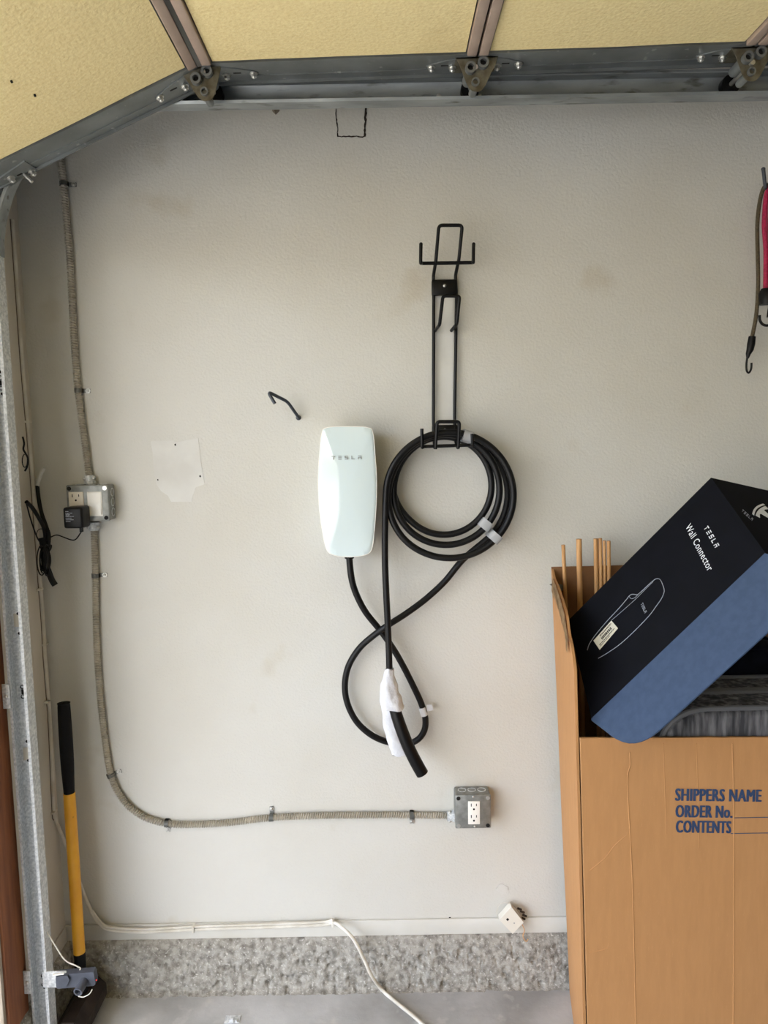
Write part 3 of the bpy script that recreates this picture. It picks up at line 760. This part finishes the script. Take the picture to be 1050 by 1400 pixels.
# ================================================================== CHARGING CABLE
cb = thing('charging_cable', 'coiled black charging cable looping from the charger over the hanger rack', 'cable', at(617, 592, -.06))
pts = [g0+V((0, 0, .004)), g0-V((0, 0, .012))]
pts += [at(x, y, Y) for x, y, Y in ((480.5, 790, -.06), (487, 812, -.055), (500, 837, -.05), (520, 862, -.04), (537, 886, -.035), (552, 912, -.032), (566, 940, -.03), (576, 962, -.03), (581.5, 982, -.03), (580, 999, -.03), (570, 1012, -.03), (552, 1018, -.022), (530, 1014.5, -.022), (508, 1005, -.03), (488, 987, -.03), (475.5, 963, -.03), (471.5, 938, -.03), (476, 912, -.03), (490, 888, -.032), (508, 871, -.045), (530, 855, -.058), (555, 839, -.05), (582, 819, -.04), (608, 795, -.034), (633, 765, -.032))]
# loops: (left, right, top, bottom) of each turn, and its distance from the wall
LO = [(530, 694, 593.5, 757, -.034), (542, 672, 597, 731, -.048), (536, 683, 594, 745, -.063), (527.5, 702, 591, 763, -.08)]
def ell(k, th):
    k = max(0, min(len(LO)-1e-6, k)); i = int(k); f = k-i
    f = f*f*(3-2*f)
    a = LO[min(i, len(LO)-1)]; b = LO[min(i+1, len(LO)-1)]
    q = [a[j]*(1-f)+b[j]*f for j in range(5)]
    cx, cy, rx, ry = (q[0]+q[1])/2, (q[2]+q[3])/2, (q[1]-q[0])/2, (q[3]-q[2])/2
    return at(cx+rx*math.cos(th), cy-ry*math.sin(th), q[4])
th = math.radians(-48); th_end = math.radians(180+4)+2*math.pi*3
while th < th_end:
    turn = th/(2*math.pi)
    base = math.floor(turn+.0); fr = turn-base
    # change from one turn to the next while on the left half, where the turns lie together
    k = base+max(0, min(1, (fr-.3)/.35)) if th > 0 else 0
    pts.append(ell(min(3, max(0, k)), th)); th += math.radians(11)
pts += [at(x, y, Y) for x, y, Y in ((526.8, 700, -.084), (526.3, 730, -.086), (526.5, 770, -.088), (528, 810, -.09), (530, 850, -.092), (531.5, 885, -.094), (532.5, 920, -.096))]
MB().sweep(resample(cr(pts, 6), .006), .0086, 12).build('cable_jacket', M['cable'], cb)
# frosted tape bands
def band(px, py, ang, w, hgt, Y0, Y1):
    a = math.radians(ang)
    Ym = (Y0+Y1)/2
    c = at(px, py, Ym); t = V((math.cos(a), 0, math.sin(a))); s = V((-math.sin(a), 0, math.cos(a))); sc = .00186
    R = roundpoly([c+s*(hgt*sc/2)*e1+V((0, (Y1-Y0)/2*e2, 0)) for e1, e2 in ((-1, -1), (1, -1), (1, 1), (-1, 1))], .012, 4)
    b = MB().prism([p-t*(w*sc/2) for p in R], t*(w*sc)); return b.build('tape_band', M['tape'], cb)
band(638, 597, -18, 13, 17, -.092, -.022)
band(663.5, 717, 50, 13, 18, -.075, -.04)
band(675, 733, 48, 12, 18, -.092, -.022)
# white flag label on the lower loop
c = at(578.5, 972, -.03)
fl = MB().sweep([at(577, 967, -.03), at(580.5, 978, -.03)], .0098, 12).build('flag_label', M['paper'], cb)
MB().prism([at(583, 963.5, -.035), at(590.5, 963, -.035), at(592.5, 971, -.035), at(584, 972.5, -.035)], (0, .001, 0)).build('label_tab', M['paper'], fl, smooth=False)
# connector handle wrapped in tissue
hd = [at(x, y, Y) for x, y, Y in ((532.5, 921, -.096), (535, 945, -.1), (539.5, 968, -.106), (547, 992, -.114), (557, 1018, -.12), (567, 1039, -.122), (577, 1057, -.122))]
hr = [.0088, .011, .0152, .0158, .016, .0162, .0162]
hp = cr(hd, 5); hrr = [hr[min(6, int(i/5))]*(1-(i % 5)/5)+hr[min(6, int(i/5)+1)]*((i % 5)/5) for i in range(len(hp))]
hn = MB().sweep(hp, hrr, 22).build('connector_handle', M['black'], cb)
e0, e1 = hp[-1], (hp[-1]-hp[-2]).normalized()
MB().ring(e0-e1*.001, e0+e1*.0015, .0163, .0135, 22).build('handle_mouth', M['black'], hn)
MB().cyl(e0, e0+e1*.0006, .0134, 20).build('handle_bore', M['hole'], hn)
def wrap(path, rx, ry, nm, seed, seg=26):
    b = MB(); P = []
    pp_ = cr(path, 5); n = len(pp_)
    for i, p in enumerate(pp_):
        f = i/(n-1)*(len(rx)-1); j = min(int(f), len(rx)-2); t = f-j
        a = rx[j]*(1-t)+rx[j+1]*t; c_ = ry[j]*(1-t)+ry[j+1]*t
        row = []
        for k in range(seg):
            an = math.tau*k/seg
            w = 1+.16*noise.noise(V((math.cos(an)*1.8+seed, math.sin(an)*1.8, i*.3)))+.05*abs(math.sin(2*an+i*.35+seed))
            row.append(p+V((math.cos(an)*a*w, math.sin(an)*c_*w, .0025*math.sin(3*an+seed))))
        P.append(row)
    R = b.grid(P, True); b.bm.faces.new(R[0][::-1]); b.bm.faces.new(R[-1])
    return b.build(nm, M['paper'], hn, angle=28)
wrap([at(532.5, 914, -.096), at(531.5, 925, -.097), at(532, 940, -.1), at(533.5, 955, -.103), at(538, 969, -.106)], [.0105, .0145, .0225, .027, .0265], [.0105, .013, .017, .019, .019], 'tissue_wrap', 1.3)
wrap([at(537, 963, -.082), at(535, 980, -.078), at(537, 1000, -.08), at(541, 1020, -.084), at(548, 1033, -.088)], [.028, .0235, .021, .0185, .02], [.006, .011, .011, .009, .004], 'tissue_wrap', 4.1)

# ================================================================== SLEDGEHAMMER IN THE CORNER
hm = thing('sledgehammer', 'yellow handled sledgehammer with black rubber grip standing in the left corner', 'sledgehammer', (-.80, -.12, 0))
top = at(87, 961, -.085); mid = at(95, 1090, -.095); low = at(108.5, 1302, -.115); foot = atz(112, 1352, .05); foot.y = -.118; foot.x = low.x+.006
MB().sweep(cr([top+(mid-top)*t for t in (0, .04, .3, .6, .8, 1.0)], 3), [.0135+.0035*math.sin(min(1, i/14)*3.1) if i > 1 else .0165 for i in range(16)], 18).build('grip', M['grip'], hm)
MB().ring(top-(mid-top).normalized()*.001, top+(mid-top).normalized()*.002, .004, .0015, 10).build('grip_hole', M['hole'], hm)
MB().sweep([mid-(low-mid).normalized()*.012, mid.lerp(low, .5), low], .0152, 18).build('handle', M['yellow'], hm)
MB().sweep([low-(low-mid).normalized()*.004, low+(low-mid).normalized()*.05, foot], [.0145, .0145, .013], 16).build('handle_neck', M['grip'], hm)
hx, hz, hw = foot.x+.003, .0415, .038
sec8 = [(hx+hw*math.cos(math.pi/8+k*math.pi/4)*1.06, hz+hw*math.sin(math.pi/8+k*math.pi/4)*1.06) for k in range(8)]
MB().prism([V((x, -.225, z)) for x, z in sec8], (0, .165, 0), .006).build('head', M['sledge'], hm)

# ================================================================== PHOTO-EYE SENSOR ON THE TRACK FOOT
Ys = -.262
se = thing('safety_sensor', 'grey door safety sensor with a tiny red light at the foot of the track', 'sensor', at(105, 1340, Ys))
a, b = at(74, 1351, Ys), at(130, 1329, Ys)
MB().prism(roundpoly([at(76, 1333, Ys), at(128, 1329, Ys), at(130.5, 1346, Ys), at(128, 1348, Ys), at(78, 1352, Ys)], .003), (0, .018, 0), .002).build('sensor_body', M['sensor'], se)
MB().prism(roundpoly([at(76, 1336, Ys-.006), at(92, 1334, Ys-.006), at(95, 1340, Ys-.006), at(90, 1350, Ys-.006), at(77, 1351, Ys-.006)], .003), (0, .01, 0), .001).build('sensor_cheek', M['sensor'], se)
l0 = at(116, 1340, Ys+.004); l1 = at(111, 1352, Ys-.04)
l1 = V((l0.x-.004, Ys-.03, l0.z-.005))
MB().ring(l0, l1, .0108, .0075, 20).build('lens_hood', M['sensor'], se)
MB().cyl(l0, l1.lerp(l0, .25), .0074, 16).build('lens', M['hole'], se)
MB().box((a.x-.03, Ys+.004, at(75, 1352, Ys).z), (a.x+.03, Ys+.008, at(75, 1330, Ys).z), .001).build('bracket', M['galv'], se)
c = at(134, 1341.5, Ys-.0); MB().dome(c+V((-.006, .004, 0)), (1, -.6, 0), .0014, .002, 8).build('status_light', M['led'], se)
MB().dome(at(108, 1329, Ys+.015), (0, -.3, 1), .005, .004, 10).build('thumb_screw', M['sensor'], se)
MB().sweep(cr([at(x, y, Y) for x, y, Y in ((64, 1274, -.24), (70, 1284, -.24), (78, 1297, -.245), (85, 1308, -.25), (92, 1315, -.25), (101, 1319, -.25), (107, 1322, -.25), (110, 1324, -.25), (108, 1328, -.25))], 8), .0016, 7).build('wire', M['wirew'], se)
MB().sweep(cr([at(x, y, Ys-.01) for x, y in ((126, 1353), (122, 1359), (114, 1363), (107, 1362))], 8), .0013, 7).build('wire', M['wirew'], se)
MB().prism([at(72, 1333, Ys-.008), at(87, 1331, Ys-.008), at(87, 1332.5, Ys-.008), at(72, 1334.5, Ys-.008)], (0, .004, 0)).build('label_strip', M['devw'], se, smooth=False)
# metal clip on the floor
c = atz(318, 1394, .0)
tag(MB().box((c.x-.02, c.y-.012, 0), (c.x+.02, c.y+.012, .002)).box((c.x-.006, c.y-.014, .002), (c.x+.006, c.y-.004, .012), .001).box((c.x+.008, c.y-.012, .002), (c.x+.014, c.y-.008, .008)).build('metal_clip', M['galv']),
    'small metal clip lying on the concrete floor at the bottom', 'clip')

# ================================================================== CARDBOARD CARTON
YF, YB = -.46, -.06
FT = at(793.5, 1010, YF); q = at(803.5, 1400, YF); FB = FT+(q-FT)*(FT.z/(FT.z-q.z)); FB.z = .001
BT = at(753.5, 775, YB); BB = at(779, 1338, YB); BB.z = .001
XR = FT.x+.60
ct = thing('cardboard_carton', 'tall open brown cardboard carton standing against the wall at right', 'box', ((FT.x+XR)/2, (YF+YB)/2, 0))
TH = .006
def slab(b, P, off):
    R1 = b.grid(P); R2 = b.grid([[p+off for p in r] for r in P])
    e1 = R1[0]+[r[-1] for r in R1[1:]]+R1[-1][::-1][1:]+[r[0] for r in R1[::-1][1:-1]]
    e2 = R2[0]+[r[-1] for r in R2[1:]]+R2[-1][::-1][1:]+[r[0] for r in R2[::-1][1:-1]]
    for i in range(len(e1)):
        j = (i+1) % len(e1)
        b.bm.faces.new((e1[i], e1[j], e2[j], e2[i]))
FZ = at(950, 1012, YF).z
# front panel as a gently warped grid, with a slight notch line along the top
b = MB(); P = []
nx = 40
for i in range(nx+1):
    f = i/nx; row = []
    for j in range(21):
        t = j/20
        bx = FB.lerp(FT, t); x = bx.x+(XR-bx.x)*f
        z = t*(FT.z*(1-f)+FZ*f)+.001
        if j == 20: z += .0016*noise.noise(V((x*60, 0, 2)))
        bow = -.0
        row.append(V((x, YF+bow, z)))
    P.append(row)
slab(b, P, V((0, TH, 0)))
my = min(v.co.y for v in b.bm.verts)
for v in b.bm.verts: v.co.y += YF-my
fp = b.build('front_panel', M['card'], ct, angle=60)
# pressed crease lines (raised kraft ridges)
def fy(px, py):
    return at(px, py, YF+.0002)
for pts_ in (((861, 1028), (862, 1046), (858, 1060), (859, 1100), (862, 1150), (865, 1220), (867, 1300), (869, 1400), (870, 1460)), ((1001, 1016), (1003, 1100), (1003, 1220), (1003, 1330), (1002, 1420)),
             ((907, 1016), (909, 1080), (911, 1140)), ((952, 1016), (954, 1080), (956, 1160)), ((806, 1190), (818, 1181), (830, 1170), (840, 1156), (857, 1141)), ((805, 1302), (818, 1300), (830, 1297), (832, 1290))):
    MB().sweep(resample(cr([fy(*p_) for p_ in pts_], 6), .01), .0014 if pts_[0][0] in (861, 1001) else .0009, 6, sx=1, sy=1).build('crease', M['card'], fp)
# left side panel with the torn, sloping top edge
jag = [(752, 772), (753.5, 776), (757, 792), (761, 800), (766, 815), (770, 828), (774, 843), (777, 868), (781, 885), (786, 925), (789, 955), (793, 985), (797, 1006)]
def jag_y(px):
    if px <= jag[0][0]: return jag[0][1]
    for (a, b_) in zip(jag, jag[1:]):
        if px <= b_[0]: return a[1]+(b_[1]-a[1])*(px-a[0])/(b_[0]-a[0])
    return jag[-1][1]
b = MB(); P = []; ns = 40
sideF = V((FT.x-.0, YF+.006, 0))
topedge = []
for i in range(ns+1):
    s_ = i/ns
    bo_ = FB.lerp(BB, s_)+V((-.003*(1-s_), .026*(1-s_), 0)); tp = FT.lerp(BT, s_)+V((-.003*(1-s_), .026*(1-s_), 0))
    z = tp.z
    for _ in range(6):
        f = z/tp.z; x = bo_.x+(tp.x-bo_.x)*f; px, py = proj(V((x, bo_.y, z)))
        z = at(px, jag_y(px), bo_.y).z
    z += .004*noise.noise(V((s_*30, 0, 5)))
    row = []
    for j in range(25):
        t = j/24; zz = .001+(z-.001)*t; f = zz/tp.z
        x = bo_.x+(tp.x-bo_.x)*f-.012*math.sin(math.pi*min(1, f))*math.sin(math.pi*s_)
        row.append(V((x, bo_.y, zz)))
    topedge.append(row[-1]); P.append(row)
slab(b, P, V((TH, 0, 0)))
b.build('left_panel', M['card'], ct, angle=60)
# torn paper strip along the top of the left panel
tb = MB(); up = []; lo2 = []
for i in range(6, 36):
    p = topedge[i]; up.append(p+V((-.003, 0, .002))); lo2.append(p+V((-.0045, 0, -.03-.025*abs(noise.noise(V((i*.7, 1, 1)))))))
tb.grid([up, lo2]); bmesh.ops.solidify(tb.bm, geom=tb.bm.faces[:], thickness=.0012)
tb.build('torn_edge', M['cardedge'], ct, smooth=False)
MB().prism([at(751, 799, -.1), at(757, 797, -.1), at(768, 799, -.1), at(774, 806, -.1), at(766, 808, -.1), at(758, 803, -.1)], (0, -.0012, 0)).build('tape_scrap', M['ducttape'], ct, smooth=False)
# back, right, bottom
b = MB(); R_ = []
for f in (0, .25, .5, .75, 1):
    x0 = BB.x+(XR-BB.x)*f; x1 = BT.x+(XR-BT.x)*f
    R_.append([V((x0, YB, .001)), V((x1, YB, BT.z+.004*f))])
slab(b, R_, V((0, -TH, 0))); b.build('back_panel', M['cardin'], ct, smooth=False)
MB().box((XR-TH, YF+TH, .001), (XR, YB-TH, FZ+.05)).build('right_panel', M['card'], ct, smooth=False)
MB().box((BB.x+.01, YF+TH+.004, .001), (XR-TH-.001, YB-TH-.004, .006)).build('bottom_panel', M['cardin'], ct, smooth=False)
# stencil lettering
def ftext(body, x0, yb, x1, yt, skew):
    o = at(x0, yb, YF-.0006); e = at(x1, yb+skew, YF-.0006); u_ = at(x0, yt, YF-.0006)
    return text_mesh(body, o, (e-o), V((0, 0, (u_-o).z)), M['ink'], ct, 'stencil_text', bold=0, fit_w=(e-o).length, spc=1.1, fat=.0016)
def ink_y(o): pass
ftext('SHIPPERS NAME', 923.5, 1094.5, 1040, 1078, 1.5)
ftext('ORDER No.', 924, 1117, 1000.5, 1100.5, 1)
ftext('CONTENTS', 924.5, 1138, 998.5, 1121.5, 1)
for (x0, y0) in ((1003, 1118.3), (999, 1139.8)):
    o = at(x0, y0, YF-.0006); MB().box((o.x, o.y, o.z-.0007), (XR-.02, o.y+.0006, o.z+.0007)).build('ruled_line', M['ink'], ct, smooth=False)

# dowels standing at the back of the carton
dl = [('thin wooden dowel leftmost in the carton, set apart', 770, 745, 2.6), ('thickest wooden dowel, second from the left in the carton', 791.5, 737, 3.8), ('wooden dowel at the left of the tight group of four', 814.5, 736.5, 3.1),
      ('wooden dowel second in the tight group of four', 820.5, 736, 2.6), ('slim wooden dowel third in the tight group of four', 826, 739, 2.1), ('wooden dowel rightmost of the tight group of four beside the dark box', 832, 739.5, 2.7)]
for i, (lb, px, py, r) in enumerate(dl):
    t_ = at(px, py, -.105); rr2 = r*.00182
    tag(MB().cyl((max(BB.x+.022, t_.x+.035), -.11, .0075), t_, rr2, 14).build('wooden_dowel', M['dowel']), lb, 'dowel', 'wooden dowels in the carton')

# ================================================================== CUSHIONS STANDING IN THE CARTON
def cushion(label, x0, x1, y0, y1, z1, px_round):
    o = thing('cushion', label, 'cushion', ((x0+x1)/2, (y0+y1)/2, .007), 'cushions packed in the carton')
    b = MB(); prof = roundpoly([V((x0, 0, .007)), V((x1, 0, .007)), V((x1, 0, z1)), V((x0, 0, z1))], [.03, .03, .05, px_round], 8)
    cx_ = (x0+x1)/2; cz_ = z1/2; rows = []
    ym = (y0+y1)/2; hy = (y1-y0)/2
    for f, s_ in ((-1, .0), (-1, .6), (-.97, .86), (-.8, .955), (-.55, .99), (0, 1), (.55, .99), (.8, .955), (.97, .86), (1, .6), (1, 0)):
        rows.append([V((cx_+(p.x-cx_)*(1-(1-s_)*.3) if s_ else cx_+(p.x-cx_)*.3, ym+hy*f, cz_+(p.z-cz_)*(1-(1-s_)*.08) if s_ else cz_+(p.z-cz_)*.6)) for p in prof])
    b.grid(rows, True); b.build('cushion_cover', M['fabric'], o, angle=70)
    for f in (-.82, .82):
        MB().sweep([V((cx_+(p.x-cx_)*.99, ym+hy*f, cz_+(p.z-cz_)*.998)) for p in prof], .0065, 8, closed=True).build('piping', M['piping'], o)
    return o
z1 = at(1010, 966, -.43).z
cushion('dark grey woven cushion with grey piping at the front of the carton', at(900, 1000, -.44).x, XR-.012, YF+.012, YF+.125, z1, .11)
z2 = at(1020, 941, -.31).z
cushion('dark grey cushion standing behind the front cushion, only its piped top edge showing', at(930, 960, -.3).x, XR-.012, YF+.13, YF+.235, z2, .06)

z3 = at(1035, 884, -.2).z  # added dark cushion; its colour stands in for shade under the flap
M['fabric_'] = M['fabric']; M['fabric'] = mat('navy_shade_cloth', (16, 17, 26), .95, spec=.1, col2=(11, 12, 18), vscale=30, bump=(300, .3, .001)); pk = M['piping']; M['piping'] = M['fabric']
cushion('navy black cushion added at the back of the carton as shade under the dark box', at(930, 960, -.3).x, XR-.012, YF+.24, YF+.345, z3, .06)
M['fabric'] = M['fabric_']; M['piping'] = pk
# ================================================================== DARK PRODUCT BOX LEANING IN THE CARTON
B_ = at(1048, 758, -.53); TL = at(972, 653, -.355); BR = at(846, 950, -.425)
uu = (B_-TL); vv = (B_-BR); nn = uu.cross(vv).normalized()
dAB = (BR-B_); tA = 1.0
for _ in range(40):
    px, py = proj(B_+dAB*tA); tA += (985-py)*.002
A_ = B_+dAB*tA
BL = onpl(777, 848, B_, nn)
if nn.dot(CP-B_) < 0: nn = -nn
dd = -nn; TK = .115
pb = thing('product_box', 'dark navy product box leaning out of the cardboard carton with an opened blue flap', 'box', BR)
MB().prism([BL, A_, B_, TL], dd*TK).build('box_body', M['navy'], pb, smooth=False)
def fpx(x, y, off=.0005): return onpl(x, y, B_+nn*off, nn)
vn = vv.normalized(); un = uu.normalized()
# line drawing of the charger
def ribbon(pxs, r, m, nm, n=6, closed=False, clip=True):
    return MB().sweep(cr([fpx(x, y, .0004) for x, y in pxs], n, closed), r, 6, closed=closed).build(nm, m, pb)
ribbon(((803, 889), (806, 880), (815, 867), (830, 849), (845, 833), (857, 819), (860, 815), (864, 812.5), (870, 813), (873, 812), (884, 802), (893, 794), (897, 791.5), (902, 792), (905.5, 798), (908, 806), (907.5, 811), (904, 819), (897, 829), (889, 840), (878, 852), (862, 868), (846, 882), (830, 893), (818, 900)), .0007, M['prg'], 'outline_drawing')
ribbon(((893, 795), (880, 808), (868, 820), (850, 836), (836, 848)), .0005, M['prg'], 'outline_drawing')
ribbon(((860, 815), (863, 818.5), (868, 817), (873, 812)), .0005, M['prg'], 'outline_drawing')
def face_text(o_px, e_px, up_px): 
    o = fpx(*o_px, .0006); e = fpx(*e_px, .0006); u_ = fpx(*up_px, .0006); return o, e-o, u_-o
o, ax, ay = face_text((937, 721), (968, 782), (945, 714.5))
text_mesh('Wall Connector', o, ax, ay*.95, M['prw'], pb, 'box_title', fit_w=ax.length, spc=1.08)
o, ax, ay = face_text((962, 722), (977.5, 749), (968, 718.5))
wordmark(o, ax*.125, ay, M['prw'], pb, 'wordmark', (1-.125)/4/.125, .0005)
o, ax, ay = face_text((876, 826), (881.5, 838.5), (879, 823.8))
wordmark(o, ax*.16, ay, M['prg'], pb, 'wordmark', (1-.16)/4/.16, .0005)
stk = [fpx(x, y, .0004) for x, y in ((811.5, 876), (836, 848.5), (845, 859), (820, 888.5))]
st = MB().prism(stk, nn*.0006).build('sticker', M['sticker'], pb, smooth=False)
sa = (stk[1]-stk[0]); sb = (stk[3]-stk[0]); tb = MB(); rr = random.Random(5)
for (r0, h, l0, l1) in ((.12, .10, .3, .92), (.34, .22, .3, .8), (.66, .08, .1, .9), (.8, .06, .1, .6)):
    x = l0
    while x < l1:
        w = rr.uniform(.02, .07); tb.frame_box(stk[0]+sa*x+sb*r0+nn*.0006, sa*w*.7, sb*h, nn*.0003); x += w
tb.build('sticker_print', M['cut'], pb, smooth=False)
# opened long flap (slate blue board) folded out over the carton's front edge
C_ = at(869, 1031, -.545)
g = C_-A_
D_ = B_+g
fl_pts = roundpoly([A_, C_, D_, B_], [.008, .075, .05, .0], 8)
fn_ = (C_-A_).cross(B_-A_).normalized()
if fn_.dot(CP-A_) < 0: fn_ = -fn_
MB().prism([p+fn_*.0025 for p in fl_pts], fn_*.003).build('long_flap', M['slate'], pb, smooth=False)['label'] = 'slate blue opened flap with rounded corners'
# end flap with emblem
E_ = at(1052, 671, -.325); ge = E_-TL
en = uu.cross(ge).normalized()
if en.dot(CP-TL) < 0: en = -en
MB().prism([TL, B_, B_+ge, E_], -en*.003).build('end_flap', M['navy'], pb, smooth=False)
def epx(x, y): return onpl(x, y, TL+en*.0004, en)
c0 = epx(1052, 707); ev = -ge.normalized(); eu = un
ax_ = (epx(1060, 699)-epx(1044, 715)).normalized(); ay_ = en.cross(ax_).normalized()
if ay_.dot(UPV) < 0: ay_ = -ay_
sz = .034
arc = [(x/10, .98-.16*(x/10)**2) for x in range(-10, 11)]
emb = MB().prism([c0+ax_*(x*sz)+ay_*(y*sz) for x, y in arc+[(x, y-.13) for x, y in arc[::-1]]], en*.0006)
body = [(x/10, .74-.14*(x/10)**2) for x in range(-9, 10)]+[(.82, .36), (.5, .5), (.3, .5), (0, -1), (-.3, .5), (-.5, .5), (-.82, .36)]
emb.prism([c0+ax_*(x*sz)+ay_*(y*sz) for x, y in body], en*.0006)
emb.build('emblem', M['prw'], pb, smooth=False)
o = epx(1013.5, 699); e = epx(1028, 712); u_ = epx(1015.5, 696.5)
wordmark(o, (e-o)*.14, (u_-o), M['prg'], pb, 'wordmark', (1-.14)/4/.14, .0005)

for o in bpy.data.objects:
    if '_o' in o: del o['_o']
